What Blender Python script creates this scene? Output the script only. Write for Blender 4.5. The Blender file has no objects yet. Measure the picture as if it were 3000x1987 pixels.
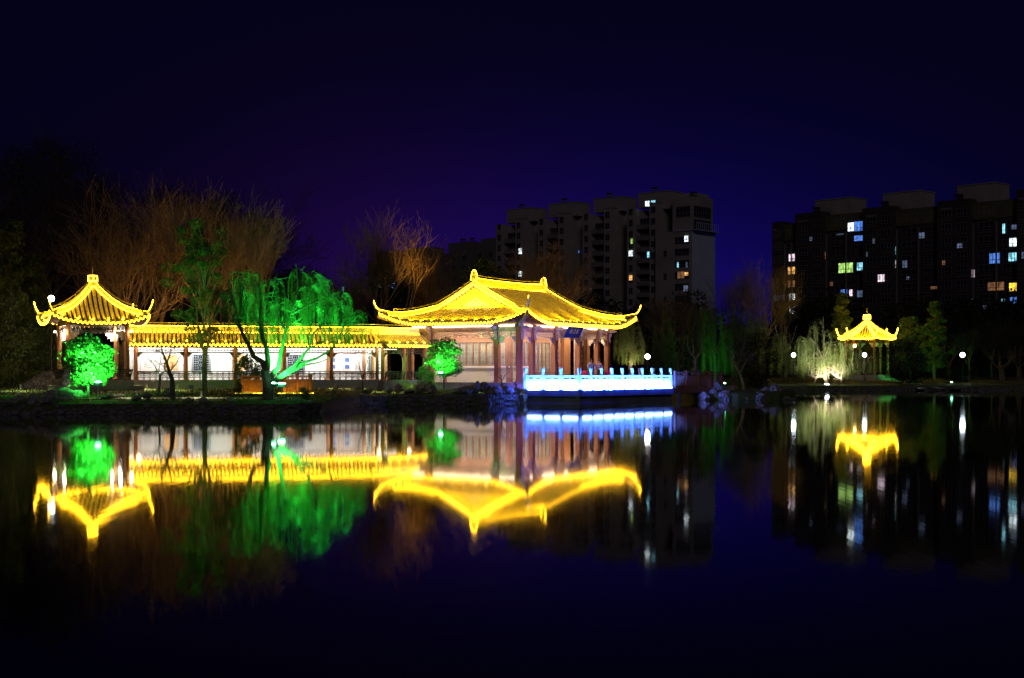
import bpy, math, random
from mathutils import Vector, Matrix, noise
R = math.radians
random.seed(7)
scene = bpy.context.scene
COL = scene.collection

# ------------------------------------------------------------------ camera
CAMZ, F, HOR = 2.05, 4167.0, 1088.0
cam_d = bpy.data.cameras.new('camera')
cam = bpy.data.objects.new('camera', cam_d)
COL.objects.link(cam)
cam.location = (0, 0, CAMZ)
cam.rotation_euler = (R(90), 0, 0)
cam_d.sensor_width = 36.0
cam_d.lens = 50.0
cam_d.shift_y = (HOR - 993.5) / 3000.0
cam_d.clip_start = 0.3
cam_d.clip_end = 6000
scene.camera = cam

# ------------------------------------------------------------------ night sky
world = bpy.data.worlds.new('World')
scene.world = world
world.use_nodes = True
wn, wl = world.node_tree.nodes, world.node_tree.links
wn.clear()
out = wn.new('ShaderNodeOutputWorld')
bg = wn.new('ShaderNodeBackground')
tc = wn.new('ShaderNodeTexCoord')
sep = wn.new('ShaderNodeSeparateXYZ')
wl.new(tc.outputs['Generated'], sep.inputs[0])
def wmath(op, a, b=None):
    n = wn.new('ShaderNodeMath'); n.operation = op
    for i, v in enumerate((a, b)):
        if v is None: continue
        if isinstance(v, (int, float)): n.inputs[i].default_value = v
        else: wl.new(v, n.inputs[i])
    return n.outputs[0]
def wglow(u0, su, v0, sv):
    a = wmath('DIVIDE', wmath('SUBTRACT', sep.outputs[0], u0), su)
    b = wmath('DIVIDE', wmath('SUBTRACT', sep.outputs[2], v0), sv)
    s = wmath('ADD', wmath('MULTIPLY', a, a), wmath('MULTIPLY', b, b))
    return wmath('POWER', 2.71828, wmath('MULTIPLY', s, -1.0))
def wscale(col, fac):
    n = wn.new('ShaderNodeVectorMath'); n.operation = 'SCALE'
    n.inputs[0].default_value = col
    if isinstance(fac, (int, float)): n.inputs['Scale'].default_value = fac
    else: wl.new(fac, n.inputs['Scale'])
    return n.outputs[0]
def wadd(a, b):
    n = wn.new('ShaderNodeVectorMath'); n.operation = 'ADD'
    wl.new(a, n.inputs[0]); wl.new(b, n.inputs[1])
    return n.outputs[0]
sky = wadd(wadd(wscale((.0013, .0009, .0088), 1.0),
                wscale((.0045, .0020, .126), wglow(.08, .20, 0.0, .115))),
           wscale((.0125, .0012, .021), wglow(-.09, .15, 0.0, .125)))
wl.new(sky, bg.inputs['Color'])
bg.inputs['Strength'].default_value = 1.0
wl.new(bg.outputs[0], out.inputs['Surface'])

# faint warm-grey night glow of the city (one very dim, very soft lamp)
sun_d = bpy.data.lights.new('moon', 'SUN')
sun_d.energy = 0.125
sun_d.angle = R(12)
sun_d.color = (1.0, .86, .80)
sun = bpy.data.objects.new('moon', sun_d)
sun.rotation_euler = (R(62), 0, R(4))
COL.objects.link(sun)

scene.view_settings.view_transform = 'Standard'
scene.view_settings.look = 'None'
scene.view_settings.exposure = 0
scene.view_settings.gamma = 1
scene.cycles.max_bounces = 8
scene.cycles.diffuse_bounces = 3
scene.cycles.glossy_bounces = 4
scene.cycles.transparent_max_bounces = 12
scene.cycles.caustics_reflective = False
scene.cycles.caustics_refractive = False
scene.cycles.sample_clamp_indirect = 6
scene.cycles.use_denoising = True

# ------------------------------------------------------------------ helpers
def at(px, py, d):
    """photo pixel (3000 wide) at depth d -> world point"""
    return Vector(((px - 1500) * d / F, d, CAMZ - (py - HOR) * d / F))

def tag(o, label=None, cat=None, group=None, kind=None):
    if label and not 4 <= len(label.split()) <= 16: print('LABEL', len(label.split()), label)
    if label: o['label'] = label
    if cat: o['category'] = cat
    if group: o['group'] = group
    if kind: o['kind'] = kind
    return o

def thing(name, label, cat, loc=(0, 0, 0), rotz=0, group=None):
    o = bpy.data.objects.new(name, None)
    COL.objects.link(o)
    o.location = loc
    o.rotation_euler = (0, 0, rotz)
    o.empty_display_size = .2
    return tag(o, label, cat, group)

def copy_tree(o, parent=None):
    c = o.copy(); COL.objects.link(c)
    if parent: c.parent = parent
    for ch in [k for k in bpy.data.objects if k.parent == o]:
        copy_tree(ch, c)
    return c

class MB:
    def __init__(s): s.v = []; s.f = []
    def add(s, vs, fs):
        n = len(s.v)
        s.v += [tuple(v) for v in vs]
        s.f += [tuple(n + i for i in f) for f in fs]
        return s
    def box(s, x0, x1, y0, y1, z0, z1):
        vs = [(x, y, z) for z in (z0, z1) for y in (y0, y1) for x in (x0, x1)]
        return s.add(vs, [(0, 2, 3, 1), (4, 5, 7, 6), (0, 1, 5, 4), (2, 6, 7, 3), (0, 4, 6, 2), (1, 3, 7, 5)])
    def cbox(s, c, sx, sy, sz):
        return s.box(c[0] - sx / 2, c[0] + sx / 2, c[1] - sy / 2, c[1] + sy / 2, c[2] - sz / 2, c[2] + sz / 2)
    def bar(s, p, q, w, h=None, up=(0, 0, 1)):
        h = h or w
        p, q = Vector(p), Vector(q); d = (q - p)
        if d.length < 1e-6: return s
        d.normalize(); u = Vector(up)
        if abs(d.dot(u)) > .95: u = Vector((1, 0, 0))
        a = d.cross(u).normalized() * w / 2; b = a.cross(d).normalized() * h / 2
        vs = [p - a - b, p + a - b, p + a + b, p - a + b, q - a - b, q + a - b, q + a + b, q - a + b]
        return s.add(vs, [(0, 3, 2, 1), (4, 5, 6, 7), (0, 1, 5, 4), (1, 2, 6, 5), (2, 3, 7, 6), (3, 0, 4, 7)])
    def tube(s, pts, r, n=5, cap=True):
        pts = [Vector(p) for p in pts]
        rs = r if isinstance(r, (list, tuple)) else [r] * len(pts)
        rings = []; prev = None
        for i, p in enumerate(pts):
            t = (pts[min(i + 1, len(pts) - 1)] - pts[max(i - 1, 0)])
            if t.length < 1e-9: t = Vector((0, 0, 1))
            t.normalize()
            ref = prev if prev is not None else (Vector((0, 0, 1)) if abs(t.z) < .9 else Vector((1, 0, 0)))
            a = t.cross(ref)
            if a.length < 1e-4: a = t.cross(Vector((0, 1, 0)))
            a.normalize(); b = t.cross(a).normalized(); prev = a.cross(t)
            rings.append([p + (a * math.cos(2 * math.pi * k / n) + b * math.sin(2 * math.pi * k / n)) * rs[i] for k in range(n)])
        vs = [v for rg in rings for v in rg]; fs = []
        for i in range(len(rings) - 1):
            for k in range(n):
                k2 = (k + 1) % n
                fs.append((i * n + k, i * n + k2, (i + 1) * n + k2, (i + 1) * n + k))
        if cap:
            fs.append(tuple(range(n - 1, -1, -1))); fs.append(tuple((len(rings) - 1) * n + k for k in range(n)))
        return s.add(vs, fs)
    def lathe(s, prof, c=(0, 0, 0), n=12):
        vs = []; fs = []
        for r, z in prof:
            for k in range(n):
                a = 2 * math.pi * k / n
                vs.append((c[0] + r * math.cos(a), c[1] + r * math.sin(a), c[2] + z))
        for i in range(len(prof) - 1):
            for k in range(n):
                k2 = (k + 1) % n
                fs.append((i * n + k, i * n + k2, (i + 1) * n + k2, (i + 1) * n + k))
        fs.append(tuple(range(n - 1, -1, -1))); fs.append(tuple((len(prof) - 1) * n + k for k in range(n)))
        return s.add(vs, fs)
    def prism(s, poly, z0, z1):
        n = len(poly)
        vs = [(x, y, z0) for x, y in poly] + [(x, y, z1) for x, y in poly]
        fs = [tuple(range(n - 1, -1, -1)), tuple(range(n, 2 * n))] + [(i, (i + 1) % n, n + (i + 1) % n, n + i) for i in range(n)]
        return s.add(vs, fs)
    def grid(s, rows):
        """rows: list of equal length polylines"""
        m = len(rows[0]); vs = [p for r in rows for p in r]
        fs = [(i * m + j, i * m + j + 1, (i + 1) * m + j + 1, (i + 1) * m + j) for i in range(len(rows) - 1) for j in range(m - 1)]
        return s.add(vs, fs)
    def build(s, name, m, parent=None, smooth=False, world=False):
        me = bpy.data.meshes.new(name)
        vs = s.v
        if world and parent is not None:
            L = parent.location
            vs = [(v[0] - L[0], v[1] - L[1], v[2] - L[2]) for v in vs]
        me.from_pydata(vs, [], s.f); me.update()
        if smooth: me.polygons.foreach_set('use_smooth', [True] * len(me.polygons))
        for mm in (m if isinstance(m, (list, tuple)) else [m]): me.materials.append(mm)
        o = bpy.data.objects.new(name, me); COL.objects.link(o)
        if parent is not None: o.parent = parent
        return o

# ------------------------------------------------------------------ materials
def new_mat(name):
    m = bpy.data.materials.new(name); m.use_nodes = True
    nt = m.node_tree
    return m, nt.nodes, nt.links, nt.nodes['Principled BSDF']

def pmat(name, col, rough=.7, var=.35, scale=3.0, bump=.0, metal=0, kind='noise', col2=None, spec=.4, coords='Object', stretch=(1, 1, 1)):
    m, n, l, b = new_mat(name)
    b.inputs['Roughness'].default_value = rough
    b.inputs['Metallic'].default_value = metal
    b.inputs['Specular IOR Level'].default_value = spec
    t = n.new('ShaderNodeTexCoord'); mp = n.new('ShaderNodeMapping')
    mp.inputs['Scale'].default_value = stretch
    l.new(t.outputs[coords], mp.inputs[0])
    if kind == 'noise':
        x = n.new('ShaderNodeTexNoise'); x.inputs['Scale'].default_value = scale; x.inputs['Detail'].default_value = 6
        l.new(mp.outputs[0], x.inputs['Vector']); fac = x.outputs['Fac']
    elif kind == 'brick':
        x = n.new('ShaderNodeTexBrick'); x.inputs['Scale'].default_value = scale
        x.inputs['Color1'].default_value = (1, 1, 1, 1); x.inputs['Color2'].default_value = (.75, .75, .75, 1); x.inputs['Mortar'].default_value = (.35, .35, .35, 1)
        x.inputs['Mortar Size'].default_value = .03
        l.new(mp.outputs[0], x.inputs['Vector']); fac = x.outputs['Color']
    elif kind == 'vor':
        x = n.new('ShaderNodeTexVoronoi'); x.inputs['Scale'].default_value = scale; x.feature = 'DISTANCE_TO_EDGE'
        l.new(mp.outputs[0], x.inputs['Vector'])
        y = n.new('ShaderNodeMath'); y.operation = 'MULTIPLY'; y.inputs[1].default_value = 5; y.use_clamp = True
        l.new(x.outputs['Distance'], y.inputs[0]); fac = y.outputs[0]
    elif kind == 'wave':
        x = n.new('ShaderNodeTexWave'); x.inputs['Scale'].default_value = scale; x.inputs['Distortion'].default_value = 1.5
        l.new(mp.outputs[0], x.inputs['Vector']); fac = x.outputs['Fac']
    r = n.new('ShaderNodeValToRGB')
    c2 = col2 or tuple(max(0, c * (1 - var)) for c in col)
    r.color_ramp.elements[0].position = .3 if kind != 'vor' else 0
    r.color_ramp.elements[1].position = .7 if kind != 'vor' else .5
    r.color_ramp.elements[0].color = (*c2, 1)
    r.color_ramp.elements[1].color = (*(min(1, c * (1 + (0 if col2 else var * .5))) for c in col), 1)
    l.new(fac, r.inputs[0]); l.new(r.outputs[0], b.inputs['Base Color'])
    if bump:
        bp = n.new('ShaderNodeBump'); bp.inputs['Strength'].default_value = bump; bp.inputs['Distance'].default_value = .05
        l.new(fac, bp.inputs['Height']); l.new(bp.outputs[0], b.inputs['Normal'])
    return m

def emat(name, col, strength, base=(.8, .8, .8), sampling=None, var=.3, vs=1.7):
    m, n, l, b = new_mat(name)
    b.inputs['Base Color'].default_value = (*base, 1)
    b.inputs['Emission Color'].default_value = (*col, 1)
    b.inputs['Emission Strength'].default_value = strength
    # slow variation of brightness along the lamp
    t = n.new('ShaderNodeTexCoord'); x = n.new('ShaderNodeTexNoise'); x.inputs['Scale'].default_value = vs
    l.new(t.outputs['Object'], x.inputs['Vector'])
    mr = n.new('ShaderNodeMapRange'); mr.inputs['To Min'].default_value = strength * (1 - var); mr.inputs['To Max'].default_value = strength * (1 + var); mr.inputs['From Min'].default_value = .3; mr.inputs['From Max'].default_value = .7
    l.new(x.outputs['Fac'], mr.inputs['Value']); l.new(mr.outputs[0], b.inputs['Emission Strength'])
    if sampling: m.cycles.emission_sampling = sampling
    return m

M = {}
M['tile'] = pmat('roof_tile', (.40, .38, .34), .6, .45, 5, .3)
M['tile_pan_shade'] = pmat('roof_tile_pan_shade', (.018, .014, .01), .85, .4, 5, .3)  # near-black pans: shade between the tile rows put into the colour
M['ridge'] = pmat('ridge_tile', (.50, .48, .42), .6, .6, 7, .3, kind='vor', stretch=(1, 1, 1.4))
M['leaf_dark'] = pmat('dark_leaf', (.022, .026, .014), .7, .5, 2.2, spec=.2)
M['wood_frame'] = pmat('brown_joinery', (.30, .17, .12), .5, .25, 2.5)
M['wood'] = pmat('red_brown_timber', (.36, .165, .07), .45, .25, 2.5, stretch=(3, 3, .6))
M['wood_beam'] = pmat('beam_timber', (.56, .38, .27), .5, .25, 2.5)
M['wood_dark'] = pmat('dark_timber', (.045, .035, .028), .5, .3, 4)
M['carved'] = pmat('carved_wood', (.60, .55, .47), .6, .3, 9)
M['soffit'] = pmat('eave_underside', (.12, .07, .045), .7, .4, 4)
M['plaster'] = pmat('white_plaster', (.80, .80, .78), .85, .06, 1.2)
M['barge'] = pmat('yellow_painted_board', (.80, .70, .12), .6, .15, 4)
M['brick'] = pmat('pale_grey_brick', (.52, .52, .47), .8, .35, 1.6, .3, kind='brick', stretch=(2, 2, 2))
M['plinth'] = pmat('grey_brick_plinth', (.24, .25, .22), .85, .35, 1.4, .3, kind='brick', stretch=(2, 2, 2))
M['stone'] = pmat('cut_stone', (.30, .30, .28), .8, .3, 2.5, .2)
M['slab'] = pmat('terrace_stone', (.22, .23, .25), .8, .35, 1.0, .2)
M['marble'] = pmat('white_marble', (.72, .74, .76), .55, .15, 5, .1)
M['rock'] = pmat('lake_rock', (.30, .29, .27), .85, .7, 3.5, .8)
M['glass'] = pmat('lattice_glass', (.30, .34, .37), .12, .3, 2, spec=.8)
M['lattice'] = pmat('grey_lattice', (.30, .34, .38), .6, .2, 5)
M['grass'] = pmat('lawn', (.10, .16, .035), .9, .6, 9, .6, col2=(.07, .07, .025))
M['paving'] = pmat('garden_paving', (.42, .38, .33), .7, .5, 3, .3, kind='vor')
M['bark'] = pmat('bark', (.17, .14, .11), .9, .5, 6, .5)
M['bark_pale'] = pmat('pale_bark', (.36, .31, .25), .85, .4, 6, .4)
M['twig_dark'] = pmat('dark_twigs', (.035, .032, .03), .9, .3, 2)
M['twig'] = pmat('twigs', (.17, .13, .10), .85, .4, 2)
M['leaf'] = pmat('evergreen_leaf', (.075, .12, .03), .55, .55, 2.2, spec=.5)
M['leaf_bright'] = pmat('glossy_leaf', (.10, .20, .06), .35, .5, 3, spec=.7)
M['willow'] = pmat('willow_leaf', (.15, .20, .06), .6, .45, 2)
M['metal'] = pmat('grey_metal', (.35, .36, .37), .4, .2, 5, metal=.6)
M['pale_paint'] = pmat('pale_metal_paint', (.6, .6, .62), .5, .15, 5)
M['deck_wood'] = pmat('deck_timber', (.33, .16, .06), .6, .35, 4, stretch=(6, 6, .7))
M['bridge_wood'] = pmat('bridge_timber', (.26, .10, .07), .6, .35, 4, stretch=(6, 6, .7))
M['apt'] = pmat('apartment_render', (.34, .31, .30), .9, .2, .25)
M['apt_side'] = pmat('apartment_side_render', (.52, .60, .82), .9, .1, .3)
M['apt_far'] = pmat('far_apartment_render', (.15, .14, .13), .9, .2, .25)
M['apt_brown'] = pmat('brown_cladding', (.06, .045, .042), .9, .3, .4)
M['apt_trim'] = pmat('pale_trim', (.20, .19, .18), .9, .2, .5)
M['apt_green'] = pmat('olive_render', (.12, .12, .06), .9, .2, .5)
M['win_dark'] = pmat('dark_window_glass', (.02, .025, .035), .15, .3, 1, spec=.6)
M['plaque'] = pmat('blue_lacquer', (.02, .07, .5), .35, .3, 6)
M['plaque_dark'] = pmat('dark_blue_lacquer', (.015, .02, .09), .35, .3, 6)
M['gold'] = pmat('pale_gilding', (.75, .72, .55), .4, .1, 6)
M['led'] = emat('yellow_led', (1.0, .49, .012), 34.0)
M['led_thin'] = emat('yellow_led_eave', (1.0, .47, .01), 22.0)
M['led_warm'] = emat('warm_white_led', (1.0, .80, .58), 9.0)
M['led_blue'] = emat('blue_white_led', (.35, .65, 1.0), 40.0)
M['led_green'] = emat('green_white_lamp', (.25, 1.0, .55), 30.0)
M['led_white'] = emat('white_lamp', (.85, .92, 1.0), 40.0)
M['led_step'] = emat('yellow_step_led', (1.0, .75, .05), 6.0)
M['led_orange'] = emat('orange_lamp', (1.0, .6, .2), 12.0)
M['paper'] = pmat('scroll_paper', (.78, .76, .72), .8, .1, 3)
M['poster_red'] = pmat('poster_red', (.55, .08, .05), .6, .1, 3)
M['ink_blue'] = pmat('painted_blue', (.08, .18, .5), .7, .5, 6)
M['ink_red'] = pmat('painted_orange', (.7, .28, .06), .7, .6, 8, col2=(.8, .6, .3))
M['ink_grey'] = pmat('painted_ink', (.35, .38, .42), .7, .6, 8)
M['cushion'] = pmat('red_cover', (.6, .03, .10), .7, .2, 5)
M['skin'] = pmat('skin', (.5, .32, .24), .6, .08, 4)
M['hair'] = pmat('black_hair', (.02, .018, .016), .5, .2, 8)
M['shirt'] = pmat('pale_blue_jacket', (.35, .5, .65), .8, .15, 6)
M['jacket2'] = pmat('violet_jacket', (.3, .22, .4), .8, .15, 6)
M['trousers'] = pmat('dark_trousers', (.03, .04, .09), .8, .2, 6)

def water_mat():
    m, n, l, b = new_mat('lake_water')
    b.inputs['Base Color'].default_value = (.0015, .003, .006, 1)
    b.inputs['IOR'].default_value = 1.333
    b.inputs['Specular IOR Level'].default_value = .5
    t = n.new('ShaderNodeTexCoord')
    x = n.new('ShaderNodeTexNoise'); x.inputs['Scale'].default_value = .06; x.inputs['Detail'].default_value = 3
    l.new(t.outputs['Object'], x.inputs['Vector'])
    mr = n.new('ShaderNodeMapRange'); mr.inputs['From Min'].default_value = .35; mr.inputs['From Max'].default_value = .65
    mr.inputs['To Min'].default_value = .035; mr.inputs['To Max'].default_value = .042
    l.new(x.outputs['Fac'], mr.inputs['Value']); l.new(mr.outputs[0], b.inputs['Roughness'])
    mp = n.new('ShaderNodeMapping'); mp.inputs['Scale'].default_value = (7, .12, 1)
    x2 = n.new('ShaderNodeTexNoise'); x2.inputs['Scale'].default_value = 1; x2.inputs['Detail'].default_value = 2
    l.new(t.outputs['Object'], mp.inputs[0]); l.new(mp.outputs[0], x2.inputs['Vector'])
    bp = n.new('ShaderNodeBump'); bp.inputs['Strength'].default_value = 1; bp.inputs['Distance'].default_value = .0007
    l.new(x2.outputs['Fac'], bp.inputs['Height']); l.new(bp.outputs[0], b.inputs['Normal'])
    return m
M['water'] = water_mat()

# ------------------------------------------------------------------ lamps
def lamp(kind, name, loc, energy, col, parent=None, target=None, direction=None, size=.05, size_y=None, angle=90, blend=.6):
    d = bpy.data.lights.new(name, kind)
    d.energy = energy; d.color = col
    if kind == 'AREA':
        d.shape = 'RECTANGLE'; d.size = size; d.size_y = size_y or size
    else:
        d.shadow_soft_size = size
    if kind == 'SPOT':
        d.spot_size = R(angle); d.spot_blend = blend
    o = bpy.data.objects.new(name, d); COL.objects.link(o)
    o.location = loc
    if target is not None: direction = Vector(target) - Vector(loc)
    if direction is not None:
        o.rotation_euler = Vector(direction).to_track_quat('-Z', 'Y').to_euler()
    if parent: o.parent = parent
    return o
def area_line(name, p, q, width, aim, energy, col, parent=None):
    """rectangular lamp from p to q facing along aim"""
    p, q = Vector(p), Vector(q); x = (q - p).normalized(); z = -Vector(aim); z = (z - x * z.dot(x)).normalized(); y = z.cross(x)
    d = bpy.data.lights.new(name, 'AREA'); d.shape = 'RECTANGLE'; d.size = (q - p).length; d.size_y = width
    d.energy = energy; d.color = col
    o = bpy.data.objects.new(name, d); COL.objects.link(o)
    mt = Matrix((x, y, z)).transposed().to_4x4(); mt.translation = (p + q) / 2
    if parent: o.parent = parent
    o.matrix_local = mt
    return o

ORD = 'first second third fourth fifth sixth seventh eighth ninth tenth eleventh twelfth thirteenth fourteenth fifteenth sixteenth seventeenth eighteenth nineteenth twentieth'.split()

# ------------------------------------------------------------------ ground and water
shore = [(-2000, 66), (-60, 65), (-40, 65.5), (-30, 65.2), (-24, 66.0), (-20.5, 67.6), (-16, 68.0), (-12, 67.8), (-10.2, 68.4), (-9.4, 70.5), (-9.3, 75), (-9.25, 80),
         (-9.1, 84), (-7.5, 87.2), (-4, 88.2), (-1.5, 88.8), (.6, 90.6), (1.8, 97), (5.5, 104), (8.5, 108), (11.5, 108), (12.3, 104.5), (13.5, 101.8), (16, 100.8), (19, 101.2),
         (20.6, 103), (21.0, 108), (21.4, 130), (23, 149), (28, 151), (36, 150), (46, 152), (58, 149), (70, 151), (90, 150), (2000, 150)]
def land_z(x, y):
    """height of the lawn at a point"""
    s = shore_y(x)
    t = y - s
    far = 1.0 + .25 * max(0, min(1, (x - 22) / 10))
    pts = [(0, .48), (.7, .62), (4, .70), (12, .78), (17, .90), (24, .99), (40, far), (1e5, far)]
    for (a, za), (b, zb) in zip(pts, pts[1:]):
        if t <= b: return za + (zb - za) * max(0, t - a) / (b - a)
    return far
def shore_y(x):
    for (a, ya), (b, yb) in zip(shore, shore[1:]):
        if a <= x <= b: return ya + (yb - ya) * (x - a) / (b - a)
    return 66
# resample
sh = []
for (a, ya), (b, yb) in zip(shore, shore[1:]):
    L = math.hypot(b - a, yb - ya)
    k = max(1, int(L / 1.6)) if L < 200 else 4
    for i in range(k): sh.append((a + (b - a) * i / k, ya + (yb - ya) * i / k))
sh.append(shore[-1])
offs = [(-.05, -.8), (0, .48), (.7, .62), (1.8, .66), (4, .74), (7, .84), (12, .98), (20, 1.0), (30, 1.0), (60, 1.05), (150, 1.1), (400, 1.1), (4500, 1.1)]
rows = []
for i, (x, y) in enumerate(sh):
    r = []
    for o_, z in offs:
        zz = land_z(x, y + o_) if 0 <= o_ < 60 else z
        if o_ >= 60: zz = land_z(x, y + 59)
        if .5 < o_ < 30: zz += .05 * noise.noise(Vector((x * .5, (y + o_) * .5, 0)))
        r.append((x, y + o_ if o_ < 4000 else 4600, zz))
    rows.append(r)
g = MB().grid([list(c) for c in zip(*rows)])
go = g.build('ground', M['grass']); tag(go, kind='structure')
w = MB().add([(-2500, -400, 0), (2500, -400, 0), (2500, 400, 0), (-2500, 400, 0)], [(0, 1, 2, 3)])
tag(w.build('lake_water', M['water']), kind='structure')

# garden path along the near bank
pm = MB()
prow = []
for i in range(24):
    x = -21.5 + i * .48
    yy = shore_y(x) + 2.4 + .15 * math.sin(i * .7)
    prow.append([(x, yy + k * .8, land_z(x, yy + k * .8) + .03) for k in range(3)])
pm.grid(prow)
tag(pm.build('path', M['paving']), kind='structure')
# grass blades
gm = MB(); rg = random.Random(3)
for i in range(9000):
    x = rg.uniform(-30, 1.5) if i % 5 else rg.uniform(-26, -13)
    sy = shore_y(x)
    y = sy + .8 + rg.random() ** 1.3 * (20 if x < -9.5 else 8)
    z = land_z(x, y) - .02; a = rg.uniform(0, 6.28); h = rg.uniform(.06, .17); ww = rg.uniform(.015, .03)
    dx, dy = math.cos(a) * ww, math.sin(a) * ww; lx, ly = rg.uniform(-.05, .05), rg.uniform(-.05, .05)
    gm.add([(x - dx, y - dy, z), (x + dx, y + dy, z), (x + lx, y + ly, z + h)], [(0, 1, 2)])
tag(gm.build('grass', M['grass']), 'short rough grass growing on the bank in front of the corridor', 'grass', kind='stuff')
# ------------------------------------------------------------------ roof building blocks
def half_tubes(mb, rows, lat, r=.098):
    """rows: polylines running down the slope; lat(row,i)-> lateral unit vector"""
    for row in rows:
        if len(row) < 2 or (Vector(row[0]) - Vector(row[-1])).length < .12: continue
        c = Vector(lat).normalized() if not callable(lat) else None
        strip = []
        for p in row:
            p = Vector(p); cc = c
            strip.append([p - cc * r, p - cc * r * .6 + Vector((0, 0, r * 1.1)), p + cc * r * .6 + Vector((0, 0, r * 1.1)), p + cc * r])
        mb.grid(strip)
        e = strip[0]; mb.add(e, [(0, 1, 2, 3)])
def interp(a, b, k):
    return [tuple(Vector(a).lerp(Vector(b), i / (k - 1))) for i in range(k)]
def wavy(pts, period=.27, amp=.075, drop=.05, out=(0, 0, 0), sub=6):
    """LED rope following the scalloped tile ends along an eave polyline"""
    L = [0]
    for a, b in zip(pts, pts[1:]): L.append(L[-1] + (Vector(b) - Vector(a)).length)
    n = max(2, int(L[-1] / period * sub)); res = []; j = 0
    for i in range(n + 1):
        s = L[-1] * i / n
        while j < len(L) - 2 and L[j + 1] < s: j += 1
        t = (s - L[j]) / max(1e-6, L[j + 1] - L[j])
        p = Vector(pts[j]).lerp(Vector(pts[j + 1]), t) + Vector(out)
        ph = 2 * math.pi * s / period
        w_ = math.sin(ph); w_ = math.copysign(abs(w_) ** .6, w_)
        res.append(p + Vector((0, 0, -drop + amp * w_)))
    return res
def rail_line(mb, pts, h=.2, step=1.0, r=.012):
    """thin lightning rail standing above a ridge"""
    up = [Vector(p) + Vector((0, 0, h)) for p in pts]
    mb.tube(up, r, 4)
    acc = 0; last = None
    for p, q in zip(pts, up):
        if last is None or (Vector(p) - last).length >= step:
            mb.tube([p, q], r, 4); last = Vector(p)

def ridge_line(body, led, rail, pts, w=.2, h=.26, side=None, two=True, railh=.22, railstep=1.0):
    """raised ridge following pts with LED ropes on its visible side(s)"""
    pts = [Vector(p) for p in pts]
    for p, q in zip(pts, pts[1:]):
        body.bar(p + Vector((0, 0, h / 2)), q + Vector((0, 0, h / 2)), w, h)
    top = [p + Vector((0, 0, h + .02)) for p in pts]
    led.tube(top, .021, 5)
    if two:
        for sd in ([side] if side is not None else []):
            sd = Vector(sd)
            led.tube([p + sd * (w / 2 + .03) + Vector((0, 0, .03)) for p in pts], .019, 5)
    if rail is not None: rail_line(rail, top, railh, railstep)

def lattice_frieze(mb, p, q, z0, z1, n, t=.022):
    """openwork wooden frieze between two posts"""
    p, q = Vector(p), Vector(q)
    for z in (z0, z0 + (z1 - z0) * .36, z0 + (z1 - z0) * .68, z1):
        mb.bar((p.x, p.y, z), (q.x, q.y, z), t, t * 1.4)
    for i in range(n + 1):
        a = p.lerp(q, i / n)
        lo, hi = (z0, z1) if i % 3 == 0 else ((z0 + (z1 - z0) * .36, z1) if i % 3 == 1 else (z0, z0 + (z1 - z0) * .68))
        mb.bar((a.x, a.y, lo), (a.x, a.y, hi), t, t)
def spandrel(par, m, p, d, z, s=.42, t=.05):
    mb = MB()
    """stepped cloud bracket under a beam beside a column; d = direction along the beam"""
    p, d = Vector(p), Vector(d).normalized()
    for k, (l, h) in enumerate(((1.0, .35), (.72, .65), (.42, 1.0))):
        a = p + Vector((0, 0, z - s * h * .5)); mb.bar(a, a + d * s * l, t * (1 + .02 * k), s * h * (.999 - .002 * k))
    mb.build('bracket', M[m], par)
def seat_rail(mb, p, q, z0, hgt=.55, period=.34, lean=.0, t=.036):
    """openwork bench rail"""
    p, q = Vector(p), Vector(q); L = (q - p).length
    o_ = Vector((q - p).normalized().cross(Vector((0, 0, 1)))) * lean
    for k in (0, .34, .6, .78, 1.0):
        z = z0 + hgt * k
        mb.bar(Vector((p.x, p.y, z)) + o_ * k, Vector((q.x, q.y, z)) + o_ * k, t * (1.8 if k == 1 else 1), t * (1.4 if k == 1 else 1))
    n = max(2, int(L / period))
    for i in range(n + 1):
        for dd in (0, .07):
            a = p.lerp(q, min(1, (i + dd / period) / n))
            mb.bar((a.x, a.y, z0), Vector((a.x, a.y, z0 + hgt)) + o_, t, t)
        if i < n:
            c = p.lerp(q, (i + .62) / n)
            for k in range(4):
                a1 = math.pi * k / 4; a2 = math.pi * (k + 1) / 4; u = (q - p).normalized()
                mb.bar(c + u * .09 * math.cos(a1) + Vector((0, 0, z0 + hgt * .36 + .09 * math.sin(a1))), c + u * .09 * math.cos(a2) + Vector((0, 0, z0 + hgt * .36 + .09 * math.sin(a2))), t * .8, t * .8)
YEL = (1.0, .53, .0)
flood_mesh = None
def roof_flood(parent, p, aim, energy=22, col=YEL, angle=130, fixture=True):
    """small floodlight clipped on the tiles"""
    global flood_mesh
    if flood_mesh is None:
        b = MB(); b.box(-.05, .05, -.03, .03, -.03, .03); b.box(-.06, .06, -.012, .012, -.07, -.03); b.box(-.043, .043, -.024, .024, .03, .036)
        o = b.build('floodlight', M['led_step'], parent); flood_mesh = o.data
    else:
        o = bpy.data.objects.new('floodlight', flood_mesh); COL.objects.link(o); o.parent = parent
    o.location = p
    o.location = p
    lamp('SPOT', 'flood_lamp', Vector(p) + Vector((0, 0, .09)), energy, col, parent, direction=aim, size=.03, angle=angle, blend=.8)

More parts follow.
